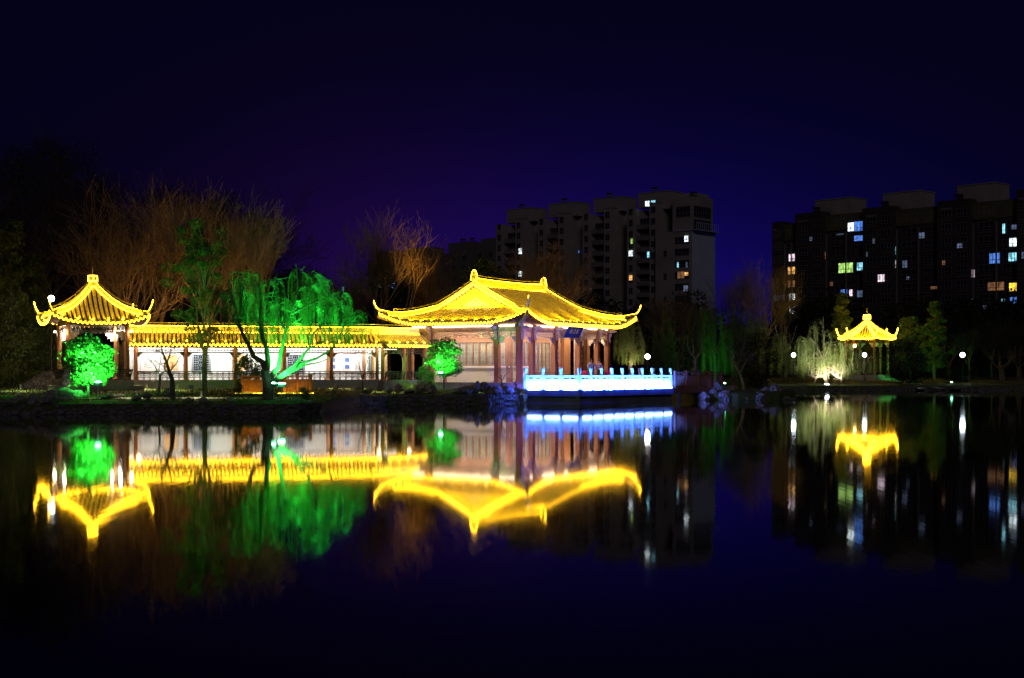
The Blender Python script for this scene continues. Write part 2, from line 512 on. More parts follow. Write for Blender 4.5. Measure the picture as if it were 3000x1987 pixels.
# ================================================================== main hall
HP = Vector((.49, 95.7, 0))
hall = thing('lakeside_hall', 'large hip-and-gable hall with yellow-outlined roof and red-brown columns behind the blue railing', 'hall', HP, R(58))
HX, HY = 12.5, 9.0          # column grid: x = long front (recedes right), y = gable side (recedes left)
OV = 1.6
E0, E1, G0, G1 = -OV, HX + OV, -OV, HY + OV
RX0, RX1, RY = 1.3, 10.75, HY / 2
ZE, ZR = 5.33, 8.02
def hprof(t): return .62 * t + .38 * t * t
def hcorner(x, y):
    s = 0
    for cx in (E0, E1):
        for cy in (G0, G1):
            u, v = abs(x - cx), abs(y - cy)
            s += .82 * max(0, 1 - u / 3.6) ** 2 * max(0, 1 - v / 3.6) ** 2
    return s
def hz(x, y, pent=False):
    wy = min(y - G0, G1 - y)
    w_ = min(wy, x - E0, E1 - x) if pent or x < RX0 or x > RX1 else wy
    return ZE + (ZR - ZE) * hprof(max(0, w_) / (RY - G0)) + hcorner(x, y)
roof = MB(); tiles = MB()
K = 14
def slope_rows(kind, step):
    rws = []
    if kind in ('front', 'rear'):
        n = int((E1 - E0) / step)
        for i in range(n + 1):
            x = E0 + (E1 - E0) * i / n
            w_ = RY - G0
            if x < RX0: w_ = x - E0
            if x > RX1: w_ = E1 - x
            w_ = max(w_, .02)
            if kind == 'front': rws.append([(x, G0 + w_ * k / (K - 1), hz(x, G0 + w_ * k / (K - 1))) for k in range(K)])
            else: rws.append([(x, G1 - w_ * k / (K - 1), hz(x, G1 - w_ * k / (K - 1))) for k in range(K)])
    else:
        n = int((G1 - G0) / step)
        for i in range(n + 1):
            y = G0 + (G1 - G0) * i / n
            lim = (RX0 + .35 - E0) if kind == 'left' else (E1 - RX1 + .35)
            w_ = max(.02, min(lim, y - G0, G1 - y))
            if kind == 'left': rws.append([(E0 + w_ * k / (K - 1), y, hz(E0 + w_ * k / (K - 1), y, True)) for k in range(K)])
            else: rws.append([(E1 - w_ * k / (K - 1), y, hz(E1 - w_ * k / (K - 1), y, True)) for k in range(K)])
    return rws
for kd in ('front', 'rear', 'left', 'right'):
    roof.grid(slope_rows(kd, .2))
# underside of the eaves
def under(a, b, n=24):
    r1 = []; r2 = []
    for i in range(n + 1):
        x, y = a[0] + (b[0] - a[0]) * i / n, a[1] + (b[1] - a[1]) * i / n
        r1.append((x, y, hz(x, y, True) - .06))
        xi, yi = min(max(x, -.2), HX + .2), min(max(y, -.2), HY + .2)
        r2.append((xi, yi, 5.42))
    return [r1, r2]
soff = MB()
for a, b in (((E0, G0), (E1, G0)), ((E1, G0), (E1, G1)), ((E1, G1), (E0, G1)), ((E0, G1), (E0, G0))):
    soff.grid(under(a, b))
    r = under(a, b); soff.grid([r[0], [(p[0], p[1], p[2] + .05) for p in r[0]]])
    soff.grid([[(p[0], p[1], p[2] + .004) for p in r[0]], [(p[0] * .995 + .03, p[1] * .995 + .02, p[2] - .09) for p in r[0]]])
# rafters
raf = MB()
for i in range(46):
    x = E0 + .3 + i * .345
    if x < E1 - .2: raf.bar((x, G0 + .12, hz(x, G0, True) - .12), (min(max(x, 0), HX), .1, 5.33), .07)
for i in range(34):
    y = G0 + .3 + i * .345
    if y < G1 - .2: raf.bar((E0 + .12, y, hz(E0, y, True) - .12), (.1, min(max(y, 0), HY), 5.33), .07)
half_tubes(tiles, slope_rows('front', .28), (1, 0, 0))
half_tubes(tiles, slope_rows('rear', .28), (1, 0, 0))
half_tubes(tiles, slope_rows('left', .30), (0, 1, 0), .105)
half_tubes(tiles, slope_rows('right', .28), (0, 1, 0))
hroof = roof.build('roof', M['tile_pan_shade'], hall)
tiles.build('roof_tile', M['tile'], hroof)
soff.build('soffit', M['soffit'], hroof)
raf.build('rafter', M['wood'], hroof)
# gables
for gx, s in ((RX0, -1), (RX1, 1)):
    gm_ = MB(); yb = 1.25   # half-base inset
    y0, y1 = G0 + 2.9, G1 - 2.9
    gz0 = hz(E0 + 2.9, RY, True) + .02
    xw = gx - s * .28
    # recessed plaster triangle, broad barge boards, row of verge tile ends
    gm_.add([(xw, y0, gz0), (xw, y1, gz0), (xw, RY, hz(gx - s * .4, RY) - .1)], [(0, 1, 2)])
    gw = gm_.build('gable_wall', M['plaster'], hall)
    bm_ = MB()
    n = 12
    outer = []; inner = []
    for i in range(2 * n + 1):
        y = y0 + (y1 - y0) * i / (2 * n)
        outer.append((gx - s * .04, y, hz(gx - s * .5, y) - .12))
        inner.append((gx - s * .04, y, max(gz0 + .1, hz(gx - s * .5, y) - .72)))
    bm_.grid([outer, inner])
    bm_.grid([inner, [(p[0] - s * .2, p[1], p[2]) for p in inner]])
    bm_.bar((gx - s * .1, y0 + .1, gz0 + .08), (gx - s * .1, y1 - .1, gz0 + .08), .2, .2)
    bm_.build('barge_board', M['barge'], hall)
    vt = MB()
    nn = 27
    for i in range(nn + 1):
        y = y0 + .1 + (y1 - y0 - .2) * i / nn
        z = hz(gx - s * .5, y) - .02
        vt.tube([(gx + s * .16, y, z - .08), (gx - s * .1, y, z - .02)], .075, 6)
    vt.build('verge_tile', M['tile'], hroof)
    if s < 0:
        # relief ornament: vase form with scrolls
        og = MB(); xo = xw - .03; cz = gz0 + .25
        def sc(y, z): return (xo, RY - y, cz + z)
        og.tube([sc(-.3, .32), sc(-.34, .5), sc(-.2, .72), sc(0, 1.0), sc(.2, .72), sc(.34, .5), sc(.3, .32)], .022, 4)
        og.tube([sc(.14 * math.cos(a * .7), .46 + .12 * math.sin(a * .7)) for a in range(10)], .02, 4)
        og.tube([sc(-.45, .3), sc(-.2, .36), sc(0, .3), sc(.2, .36), sc(.45, .3)], .022, 4)
        for sg in (-1, 1):
            og.tube([sc(sg * (.1 + .12 * k), .12 + .07 * math.sin(k * 1.35)) for k in range(11)], .022, 4)
            og.tube([sc(sg * (1.35 + .1 * math.cos(a)), .2 + .08 * math.sin(a)) for a in (0, 1, 2, 3, 4)], .02, 4)
        og.build('gable_ornament', M['tile'], gw)
# ridges + LEDs
rb, led, rail = MB(), MB(), MB()
main = [(RX0 + (RX1 - RX0) * i / 12, RY, ZR - .06 + .10 * (abs(i - 6) / 6) ** 2) for i in range(13)]
ridge_line(rb, led, rail, main, .22, .5, side=(0, -1, 0), railh=.2, railstep=.8)
led.tube([Vector(p) + Vector((0, .14, .05)) for p in main], .022, 5)
def hipline(gx, ys, full=True):
    """gable verge from ridge end down, then hip to the corner (gx side, ys=-1 front / +1 rear)"""
    pts = []
    for k in range(10):
        y = RY + (G0 + 2.9 - RY) * k / 9 if ys < 0 else RY + (G1 - 2.9 - RY) * k / 9
        pts.append(Vector((gx, y, hz(max(RX0, min(RX1, gx)), y) + .05)))
    ex, ey = (E0 if gx < HX / 2 else E1), (G0 if ys < 0 else G1)
    p0 = pts[-1]
    for k in range(1, 9):
        t = k / 8; x = p0.x + (ex - p0.x) * t; y = p0.y + (ey - p0.y) * t
        z = hz(x, y, True) + .05
        pts.append(Vector((x, y, z + (p0.z - hz(p0.x, p0.y, True) - .05) * max(0, 1 - t * 2))))
    return pts
for gx, ys in ((RX0, -1), (RX0, 1), (RX1, -1), (RX1, 1)):
    pts = hipline(gx, ys)
    ex, ey = (E0 if gx < HX / 2 else E1), (G0 if ys < 0 else G1)
    dirv = Vector((math.copysign(1, ex - 5), math.copysign(1, ey - 4.5), 0)).normalized()
    sd = Vector((-1, 0, 0)) if gx == RX0 else Vector((1, 0, 0))
    ridge_line(rb, led, rail, pts[:16], .2, .3, side=sd, railh=.2, railstep=1.1)
    led.tube([p + Vector((0, -ys * 0 + (-.13 if ys < 0 else .13), .06)) for p in pts[:16]], .024, 5)
    # upturned horn
    c = pts[-1]
    horn = [pts[15] + Vector((0, 0, .2)), c + dirv * .05 + Vector((0, 0, .12)), c + dirv * .22 + Vector((0, 0, .28)), c + dirv * .35 + Vector((0, 0, .52)), c + dirv * .42 + Vector((0, 0, .76))]
    rb.tube(horn, [.09, .08, .055, .04, .025], 6)
    led.tube([p + Vector((0, 0, .06)) - dirv * .05 for p in horn], .02, 5)
    # hip beam end under the corner
    rb.bar(c + dirv * .1 - Vector((0, 0, .25)), Vector((min(max(c.x, 0), HX), min(max(c.y, 0), HY), 5.15)), .2, .3)
rb.build('ridge', M['ridge'], hroof)
rail.build('lightning_rail', M['metal'], hroof)
# fish-like ridge finials
for gx, s in ((RX0, -1), (RX1, 1)):
    fm = MB(); base = Vector((gx, RY, ZR + .5))
    fm.lathe([(.18, -.1), (.2, .05), (.13, .2), (.16, .32), (.1, .46), (.03, .56)], base, 8)
    fm.tube([base + Vector((-s * .08, 0, .15)), base + Vector((-s * .2, 0, .32)), base + Vector((-s * .14, 0, .54)), base + Vector((0, 0, .64))], [.07, .06, .04, .02], 6)
    fm.build('ridge_finial', M['tile'], hroof)
    arch = [base + Vector((0, .27 * math.cos(a * math.pi / 10), -.12 + .72 * math.sin(a * math.pi / 10))) for a in range(11)]
    led.tube(arch, .018, 5)
    led.tube([base + Vector((-s * .0, .11 * math.cos(a * math.pi / 6), .05 + .42 * math.sin(a * math.pi / 6))) for a in range(7)], .018, 5)
led.build('led_rope', M['led'], hroof)
le = MB()
def eave_pts(a, b, n=40): return [(a[0] + (b[0] - a[0]) * i / n, a[1] + (b[1] - a[1]) * i / n, hz(a[0] + (b[0] - a[0]) * i / n, a[1] + (b[1] - a[1]) * i / n, True)) for i in range(n + 1)]
le.tube(wavy(eave_pts((E0, G0), (E1, G0)), .28, out=(0, -.05, 0)), .017, 4)
le.tube(wavy(eave_pts((E0, G0), (E0, G1)), .28, out=(-.05, 0, 0)), .019, 4)
le.tube(wavy(eave_pts((E1, G0), (E1, G1)), .28, out=(.05, 0, 0)), .017, 4)
le.tube([Vector(p) + Vector((0, -.08, -.17)) for p in eave_pts((E0, G0), (E1, G0))], .014, 4)
le.build('eave_led', M['led_thin'], hroof)
for i in range(17):
    x = E0 + .7 + i * .92
    if x < E1 - .3: roof_flood(hroof, (x, G0 + .28, hz(x, G0 + .28, True) + .14), (0, 1, .36), 140)
for i in range(13):
    y = G0 + .7 + i * .9
    if y < G1 - .3: roof_flood(hroof, (E0 + .28, y, hz(E0 + .28, y, True) + .14), (1, 0, .42), 330)
# floods washing the gable
for y in (RY - 1.4, RY, RY + 1.4):
    lamp('SPOT', 'gable_lamp', (RX0 - 1.0, y, hz(RX0 - 1.0, y, True) + .42), 120, (1, .60, .13), hroof, direction=(.75, 0, .6), size=.04, angle=120)
for x in (.2, 2.4, 4.6, 6.8, 9.0, 11.2):
    lamp('SPOT', 'slope_lamp', (x, G0 + .15, hz(x, G0 + .15, True) + .45), 1300, YEL, hroof, direction=(0, 1, .42), size=.06, angle=80)

# --- hall body
pl = MB(); pl.box(-.45, HX + .45, -.45, HY + .45, -.4, 1.22); pl.box(-.5, HX + .5, -.5, HY + .5, 1.22, 1.3)
pl.build('platform', M['stone'], hall)
colx = [0, 1.65, 4.65, 8.15, 10.9, 12.5]; coly = [0, 1.75, 7.25, 9.0]
cw = .34
spots = [(x, 0) for x in colx] + [(0, y) for y in coly[1:]] + [(HX, y) for y in coly[1:]]
colm = None
for x, y in spots:
    if colm is None:
        c = MB(); c.box(-cw / 2, cw / 2, -cw / 2, cw / 2, 1.38, 5.16); c.box(-cw / 2 - .05, cw / 2 + .05, -cw / 2 - .05, cw / 2 + .05, 1.3, 1.38)
        c.box(-.23, .23, -.23, .23, 5.0, 5.22)
        o = c.build('column', M['wood'], hall); colm = o.data
    else:
        o = bpy.data.objects.new('column', colm); COL.objects.link(o); o.parent = hall
    o.location = (x, y, 0)
bm = MB(); fr = MB(); br = MB(); lw = MB()
def bays(pts, axis):
    for a, b in zip(pts, pts[1:]):
        if axis == 'x': p, q, d, n_ = (a + cw / 2, 0), (b - cw / 2, 0), Vector((1, 0, 0)), Vector((0, -1, 0))
        elif axis == 'y': p, q, d, n_ = (0, a + cw / 2), (0, b - cw / 2), Vector((0, 1, 0)), Vector((-1, 0, 0))
        else: p, q, d, n_ = (HX, a + cw / 2), (HX, b - cw / 2), Vector((0, 1, 0)), Vector((1, 0, 0))
        bm.bar((*p, 4.92), (*q, 4.92), .2, .34); bm.bar((*p, 5.24), (*q, 5.24), .14, .10)
        lattice_frieze(fr, (*p, 0), (*q, 0), 4.40, 4.70, int((b - a) / .17), .034)
        spandrel(hall, 'carved', Vector((*p, 0)) , d, 4.39); spandrel(hall, 'carved', Vector((*q, 0)), -d, 4.39)
        lw.bar((p[0] + n_.x * .14, p[1] + n_.y * .14, 5.14), (q[0] + n_.x * .14, q[1] + n_.y * .14, 5.14), .05, .06)
bays(colx, 'x'); bays(coly, 'y'); bays(coly, 'r')
bm.build('beam', M['wood_beam'], hall); fr.build('frieze', M['carved'], hall); lw.build('led_tube', M['led_warm'], hall)
# carved bracket ends beside columns
for x, y in spots:
    n_ = Vector((0, -1, 0)) if y == 0 else (Vector((-1, 0, 0)) if x == 0 else Vector((1, 0, 0)))
    a = Vector((x, y, 5.02)) + n_ * .17; br = MB()
    br.bar(a, a + n_ * .45, .2, .24); br.bar(a + n_ * .45, a + n_ * .62, .17, .13)
    br.bar(Vector((x, y, 4.2)) + n_ * .2, Vector((x, y, 4.85)) + n_ * .2, .16, .08)
    br.bar(Vector((x, y, 4.6)) + n_ * .3, Vector((x, y, 4.85)) + n_ * .36, .12, .06)
    br.build('beam_end', M['carved'], hall)
# ceiling of the verandah
ce = MB(); ce.box(-.2, HX + .2, -.2, HY + .2, 5.30, 5.34); ce.build('ceiling', M['wood_beam'], hall)
# enclosed room
WX, WY = 1.7, 1.7
W0, W1 = 1.7, 8.3
wl_ = MB(); wins = []
sill = MB()
def room_wall(axis, a, b, off, door=False):
    """one bay of the room wall between a and b"""
    T = .12
    def P(u, v, z): return (u, off + v, z) if axis == 'x' else (off + v, u, z)
    def bx(mb, u0, u1, v0, v1, z0, z1):
        if axis == 'x': mb.box(u0, u1, off + v0, off + v1, z0, z1)
        else: mb.box(off + v0, off + v1, u0, u1, z0, z1)
    bx(wl_, a, b, 0, T, 4.12, 5.28)                   # head panel
    bx(wl_, a, a + .16, -.03, T + .02, 1.3, 4.12); bx(wl_, b - .16, b, -.03, T + .02, 1.3, 4.12)
    bx(wl_, a, b, -.05, 0, 4.34, 4.40)
    z0 = 1.42 if door else 2.42
    if not door:
        sill = MB(); bx(sill, a + .16, b - .16, .0, T, 1.3, 2.28); sill.build('brick_wall', M['brick'], hall)
    else:
        bx(wl_, a + .16, b - .16, .02, T, 1.3, 1.42)
    n = max(2, round((b - a - .32) / .56))
    for i in range(n):
        u0 = a + .16 + (b - a - .32) * i / n; u1 = a + .16 + (b - a - .32) * (i + 1) / n
        wins.append((axis, u0, u1, off, z0, 4.12, door))
    if not door: sl.append((axis, a + .16, b - .16, off))
sl = []
room_wall('y', 1.7, 1.95, WX); 
room_wall('y', 1.95, 7.25, WX); room_wall('y', 7.25, 9.0, WX)
room_wall('x', 1.7, 4.65, WY, door=False); room_wall('x', 4.65, 8.15, WY, door=True)
room_wall('x', 8.15, 8.45, WY)
wl_.box(8.33, 8.45, WY + .12, HY - .2, 1.3, 5.28)
wl_.box(1.7, 8.45, HY - .2, HY - .08, 1.3, 5.28)
room = wl_.build('room_wall', M['wood_frame'], hall)
for k, (axis, u0, u1, off) in enumerate(sl):
    s_ = MB()
    if axis == 'x': s_.box(u0, u1, off - .08, off + .1, 2.28, 2.42)
    else: s_.box(off - .08, off + .1, u0, u1, 2.28, 2.42)
    s_.build('sill', M['marble'], hall)
def lattice_pattern(mb, P, w_, h_, t=.012):
    """openwork pattern in a pane; P(u,z) -> point"""
    c = w_ / 2
    mb.bar(P(c * .45, 0), P(c * .45, h_), t); mb.bar(P(c * 1.55, 0), P(c * 1.55, h_), t)
    n = max(3, int(h_ / .28))
    for i in range(1, n): mb.bar(P(0, h_ * i / n), P(w_, h_ * i / n), t)
    for i in range(n // 2):
        z = h_ * (2 * i + 1) / n; r = .12
        q = [P(c - r, z), P(c, z + r), P(c + r, z), P(c, z - r)]
        for a, b in zip(q, q[1:] + q[:1]): mb.bar(a, b, t)
for axis, u0, u1, off, z0, z1, door in wins:
    fm = MB(); t = .05
    def P(u, z, v=0): return Vector((u, off + v, z)) if axis == 'x' else Vector((off + v, u, z))
    fm.bar(P(u0 + t / 2, z0), P(u0 + t / 2, z1), t, .07); fm.bar(P(u1 - t / 2, z0), P(u1 - t / 2, z1), t, .07)
    fm.bar(P(u0 + t, z0 + t / 2), P(u1 - t, z0 + t / 2), .07, t); fm.bar(P(u0 + t, z1 - t / 2), P(u1 - t, z1 - t / 2), .07, t)
    if door: fm.bar(P(u0 + t, z0 + .3, .01), P(u1 - t, z0 + .3, .01), .05, .6)
    f = fm.build('door_leaf' if door else 'window', M['wood_frame'], hall)
    pm_ = MB(); zb = z0 + (.6 if door else t)
    pm_.add([P(u0 + t, zb, .03), P(u1 - t, zb, .03), P(u1 - t, z1 - t, .03), P(u0 + t, z1 - t, .03)], [(0, 1, 2, 3)])
    pm_.build('pane', M['glass'], f)
    lm = MB(); lattice_pattern(lm, lambda u, z: P(u0 + t + u, zb + z, .012), u1 - u0 - 2 * t, z1 - t - zb)
    lm.build('lattice', M['carved'], f)
# inner posts beyond the room (open end of the verandah)
ip = MB()
for x, wd in ((9.3, .9), (10.9, .34), (12.5, .34)):
    ip.box(x - wd / 2, x + wd / 2, WY - .1, WY + .2, 1.3, 5.28)
ip.build('inner_post', M['wood'], hall)
ipl = MB()
ipl.box(8.5, 8.58, .5, .56, 1.3, 4.5)
ipl.build('door_jamb', M['marble'], hall)
# verandah lamps
area_line('verandah_lamp', (.5, .5, 5.1), (12.4, .5, 5.1), .12, (0, .3, -1), 420, (1, .76, .50), hall)
area_line('verandah_lamp', (.75, .9, 5.1), (.75, 8.6, 5.1), .12, (.35, 0, -1), 330, (1, .79, .55), hall)
# blue name board tilted under the eave, couplet boards on two columns
pb = MB()
cx, cz = 6.55, 4.86
bw, bh = 2.1, .86
tl = .30
pb.add([(cx - bw / 2, -.30, cz - bh / 2), (cx + bw / 2, -.30, cz - bh / 2), (cx + bw / 2, -.30 - tl * 1.6, cz + bh / 2), (cx - bw / 2, -.30 - tl * 1.6, cz + bh / 2),
        (cx - bw / 2, -.24, cz - bh / 2), (cx + bw / 2, -.24, cz - bh / 2), (cx + bw / 2, -.24 - tl * 1.6, cz + bh / 2), (cx - bw / 2, -.24 - tl * 1.6, cz + bh / 2)],
       [(0, 1, 2, 3), (4, 7, 6, 5), (0, 4, 5, 1), (1, 5, 6, 2), (2, 6, 7, 3), (3, 7, 4, 0)])
plaque = pb.build('name_board', M['plaque'], hall)
def glyphs(text, size, m, parent, mat4, vertical=False):
    """writing as thin raised strokes"""
    for i, ch in enumerate(text):
        cu = bpy.data.curves.new('glyph', 'FONT'); cu.body = ch; cu.size = size; cu.extrude = .006; cu.align_x = 'CENTER'; cu.align_y = 'CENTER'; cu.offset = .012
        tmp = bpy.data.objects.new('glyph', cu); COL.objects.link(tmp)
        bpy.context.view_layer.update()
        me = bpy.data.meshes.new_from_object(tmp.evaluated_get(bpy.context.evaluated_depsgraph_get()))
        bpy.data.objects.remove(tmp)
        me.materials.clear(); me.materials.append(m)
        o = bpy.data.objects.new('character', me); COL.objects.link(o); o.parent = parent
        off = Vector((0, -i * size * 1.28, 0)) if vertical else Vector(((i - (len(text) - 1) / 2) * size * 1.25, 0, 0))
        o.matrix_local = mat4 @ Matrix.Translation(off)
nx = Vector((1, 0, 0)); ny = Vector((0, -tl * 1.6, bh)).normalized(); nz = nx.cross(ny)
mt = Matrix((nx, ny, nz)).transposed().to_4x4(); mt.translation = Vector((cx, -.30 - tl * .8, cz)) + nz * .012
glyphs('台之枝', .38, M['gold'], plaque, mt)
for cxp, text in ((4.65, '水光云影照'), (8.15, '清风明月来')):
    cb = MB(); cb.box(cxp + .18, cxp + .46, -.06, -.02, 1.75, 4.25)
    bd = cb.build('couplet_board', M['plaque_dark'], hall)
    mt = Matrix(((1, 0, 0), (0, 0, 1), (0, -1, 0))).transposed().to_4x4()
    mt = Matrix(((1, 0, 0, 0), (0, 0, -1, 0), (0, 1, 0, 0), (0, 0, 0, 1))); mt.translation = Vector((cxp + .32, -.066, 3.85))
    glyphs(text, .28, M['gold'], bd, mt, vertical=True)

# ================================================================== covered corridor
def corridor(origin, ang, L, name, label, cols, bays_spec, ext=(0, 0), zshift=0, wall=True, wallspan=None):
    t_ = thing(name, label, 'corridor', (*origin, 0), ang)
    W_ = 1.9; ov = .62; zf, zc, ze, zr = 1.46, 3.62, 3.80, 4.60
    x0, x1 = -ext[0], L + ext[1]
    def cz_(y): # y from eave -ov .. W_+ov
        w_ = min(y + ov, W_ + ov - y) / (W_ / 2 + ov)
        return ze + (zr - ze) * (.7 * w_ + .3 * w_ * w_)
    KK = 7; ym = W_ / 2
    def rws(step, side, e0=0, e1=0):
        n = int((x1 - x0) / step); rr = []
        for i in range(n + 1):
            x = x0 + (x1 - x0) * i / n
            rr.append([(x, -ov + (ym + ov) * k / (KK - 1), cz_(-ov + (ym + ov) * k / (KK - 1))) if side < 0 else (x, W_ + ov - (ym + ov) * k / (KK - 1), cz_(-ov + (ym + ov) * k / (KK - 1))) for k in range(KK)])
        return rr
    rf = MB().grid(rws(.5, -1)).grid(rws(.5, 1)); 
    rf_o = rf.build('roof', M['tile_pan_shade'], t_)
    tl_ = MB(); half_tubes(tl_, rws(.27, -1), (1, 0, 0), .098); half_tubes(tl_, rws(.27, 1), (1, 0, 0), .075)
    tl_.build('roof_tile', M['tile'], rf_o)
    so = MB()
    so.add([(x0, -ov, ze - .05), (x1, -ov, ze - .05), (x1, W_ + ov, ze - .05), (x0, W_ + ov, ze - .05)], [(0, 1, 2, 3)])
    so.add([(x0, -ov, ze - .05), (x1, -ov, ze - .05), (x1, -ov - .01, ze + .03), (x0, -ov - .01, ze + .03)], [(0, 1, 2, 3)])
    so.add([(x0, -ov, ze - .05), (x0, W_ / 2, zr), (x0, W_ + ov, ze - .05)], [(0, 1, 2)])
    so.add([(x1, -ov, ze - .05), (x1, W_ / 2, zr), (x1, W_ + ov, ze - .05)], [(0, 1, 2)])
    so.build('soffit', M['soffit'], rf_o)
    rb_, ld, rl = MB(), MB(), MB()
    ridge = [(x0 + (x1 - x0) * i / 16, ym, zr - .03) for i in range(17)]
    ridge_line(rb_, ld, rl, ridge, .2, .42, side=(0, -1, 0), railh=.2, railstep=.9)
    rb_.build('ridge', M['ridge'], rf_o); rl.build('lightning_rail', M['metal'], rf_o); ld.build('led_rope', M['led'], rf_o)
    ev = MB(); ev.tube(wavy([(x0, -ov, ze), (x1, -ov, ze)], .27, out=(0, -.06, 0)), .02, 4)
    ev.build('eave_led', M['led_thin'], rf_o)
    n = int((x1 - x0) / .82)
    for i in range(n):
        x = x0 + .5 + i * .82
        roof_flood(rf_o, (x, -ov + .2, cz_(-ov + .2) + .14), (0, 1, .45), 70)
    area_line('ridge_wash', (x0, -.1, zr + .3), (x1, -.1, zr + .3), .06, (0, .6, -.75), 7 * (x1 - x0), YEL, rf_o)
    # base
    b_ = MB(); b_.box(x0 + .1, x1 - .1, -.25, W_ + .25, -.3, zf - .08); b_.build('plinth', M['plinth'], t_)
    b_ = MB(); b_.box(x0 + .05, x1 - .05, -.3, W_ + .3, zf - .08, zf); b_.build('floor_slab', M['stone'], t_)
    cm = None
    for x in cols:
        for y in (0, W_ - .15):
            if cm is None:
                c = MB(); c.lathe([(.12, zf + .06), (.115, zc)], (0, 0, 0), 10); c.lathe([(.17, zf), (.17, zf + .04), (.12, zf + .07)], (0, 0, 0), 10)
                o = c.build('column', M['wood'], t_); cm = o.data
            else:
                o = bpy.data.objects.new('column', cm); COL.objects.link(o); o.parent = t_
            o.location = (x, y, 0)
    bb = MB(); bb.box(x0 + .3, x1 - .3, -.07, .07, zc, zc + .14); bb.box(x0 + .3, x1 - .3, W_ - .22, W_ - .08, zc, zc + .14)
    bb.build('beam', M['wood_dark'], t_)
    ff = MB(); sp = MB(); rr_ = MB()
    for a, b in zip(cols, cols[1:]):
        lattice_frieze(ff, (a + .12, 0, 0), (b - .12, 0, 0), zc - .33, zc - .03, int((b - a) / .2), .03)
        ff.bar((a + .12, 0, zc - .36), (b - .12, 0, zc - .36), .05, .05)
        spandrel(t_, 'wood_dark', (a + .12, 0, 0), (1, 0, 0), zc - .38, .26, .03); spandrel(t_, 'wood_dark', (b - .12, 0, 0), (-1, 0, 0), zc - .38, .26, .03)
        seat_rail(rr_, (a + .1, -.1, 0), (b - .1, -.1, 0), zf + .01, .56, .36, lean=.12)
    ff.build('frieze', M['wood_dark'], t_); rr_.build('bench_rail', M['wood_dark'], t_)
    st = MB(); st.box(cols[0], cols[-1], -.02, .32, zf + .40, zf + .45); st.build('bench_seat', M['wood_dark'], t_)
    if wall:
        a, b = wallspan or (cols[0] - .4, cols[-1])
        wm_ = MB(); wm_.box(a, b, W_ - .05, W_ + .06, zf, zc + .1)
        wo = wm_.build('wall', M['plaster'], t_)
        yy = W_ - .05
        for kind, u, w_, z0, z1, c_ in bays_spec:
            if kind == 'lattice':
                f = MB()
                f.box(u, u + w_, yy - .05, yy - .005, z0, z1)
                fo = f.build('window', M['metal'], t_)
                pn = MB(); pn.box(u + .13, u + w_ - .13, yy - .054, yy - .050, z0 + .13, z1 - .13); pn.build('pane', M['win_dark'], fo)
                lt = MB(); nx_, nz_ = max(4, int((w_ - .26) / .14)), max(6, int((z1 - z0 - .26) / .14))
                for i in range(nx_ + 1):
                    xx = u + .13 + (w_ - .26) * i / nx_
                    if c_ == 'octagon' and nx_ * .3 < i < nx_ * .7: continue
                    lt.bar((xx, yy - .06, z0 + .13), (xx, yy - .06, z1 - .13), .035, .02)
                for i in range(nz_ + 1):
                    zz = z0 + .13 + (z1 - z0 - .26) * i / nz_
                    if c_ == 'octagon':
                        lt.bar((u + .13, yy - .061, zz), (u + .13 + (w_ - .26) * .3, yy - .061, zz), .02, .035)
                        lt.bar((u + .13 + (w_ - .26) * .7, yy - .061, zz), (u + w_ - .13, yy - .061, zz), .02, .035)
                    else: lt.bar((u + .13, yy - .061, zz), (u + w_ - .13, yy - .061, zz), .02, .035)
                if c_ == 'octagon':
                    cx_ = u + w_ / 2; rad = (w_ - .26) * .2
                    for j in range(3):
                        zc_ = z0 + .13 + (z1 - z0 - .26) * (2 * j + 1) / 6
                        for rr2 in (rad, rad * .45):
                            q = [(cx_ + rr2 * math.cos(k * math.pi / 3), yy - .062, zc_ + rr2 * 1.3 * math.sin(k * math.pi / 3)) for k in range(7)]
                            for p1, p2 in zip(q, q[1:]): lt.bar(p1, p2, .035, .02)
                elif c_ == 'diagonal':
                    for j in range(5):
                        za = z0 + .13 + (z1 - z0 - .4) * j / 5
                        lt.bar((u + .13, yy - .064, za), (u + w_ - .13, yy - .064, za + .3), .04, .02); lt.bar((u + w_ - .13, yy - .067, za), (u + .13, yy - .067, za + .3), .04, .02)
                lt.build('lattice', M['lattice'], fo)
            elif kind == 'scroll':
                f = MB(); f.box(u, u + w_, yy - .03, yy - .005, z0, z1); fo = f.build('picture_scroll', M['paper'], t_)
                e = MB(); e.tube([(u - .05, yy - .03, z0), (u + w_ + .05, yy - .03, z0)], .03, 6); e.tube([(u - .05, yy - .03, z1), (u + w_ + .05, yy - .03, z1)], .025, 6)
                for xx in (u + .02, u + w_ - .02): e.bar((xx, yy - .035, z0), (xx, yy - .035, z1), .03, .012)
                e.build('scroll_rod', M['poster_red'] if c_ == 'red' else M['wood_dark'], fo)
                pi = MB()
                if c_ == 'ink':
                    for k in range(4): pi.tube([(u + .25 + .1 * j, yy - .034, z0 + .3 + .14 * k + .05 * math.sin(j * 1.3 + k)) for j in range(6)], .02, 4)
                    pi.build('painting', M['ink_grey'], fo)
                elif c_ == 'orange':
                    pi.box(u + .06, u + w_ - .06, yy - .036, yy - .031, z0 + .08, z1 - .08); pi.build('painting', M['ink_red'], fo)
                elif c_ == 'red':
                    pi.box(u + .14, u + .44, yy - .036, yy - .031, z0 + .2, z0 + .46); pi.box(u + .14, u + .44, yy - .036, yy - .031, z0 + .66, z0 + .94)
                    pi.build('painting', M['ink_blue'], fo)
                else:
                    for k in range(3): pi.box(u + .2, u + .28, yy - .036, yy - .031, z0 + .2 + .22 * k, z0 + .3 + .22 * k)
                    pi.build('painting', M['wood_dark'], fo)
    return t_, rf_o
A1 = R(14.4)
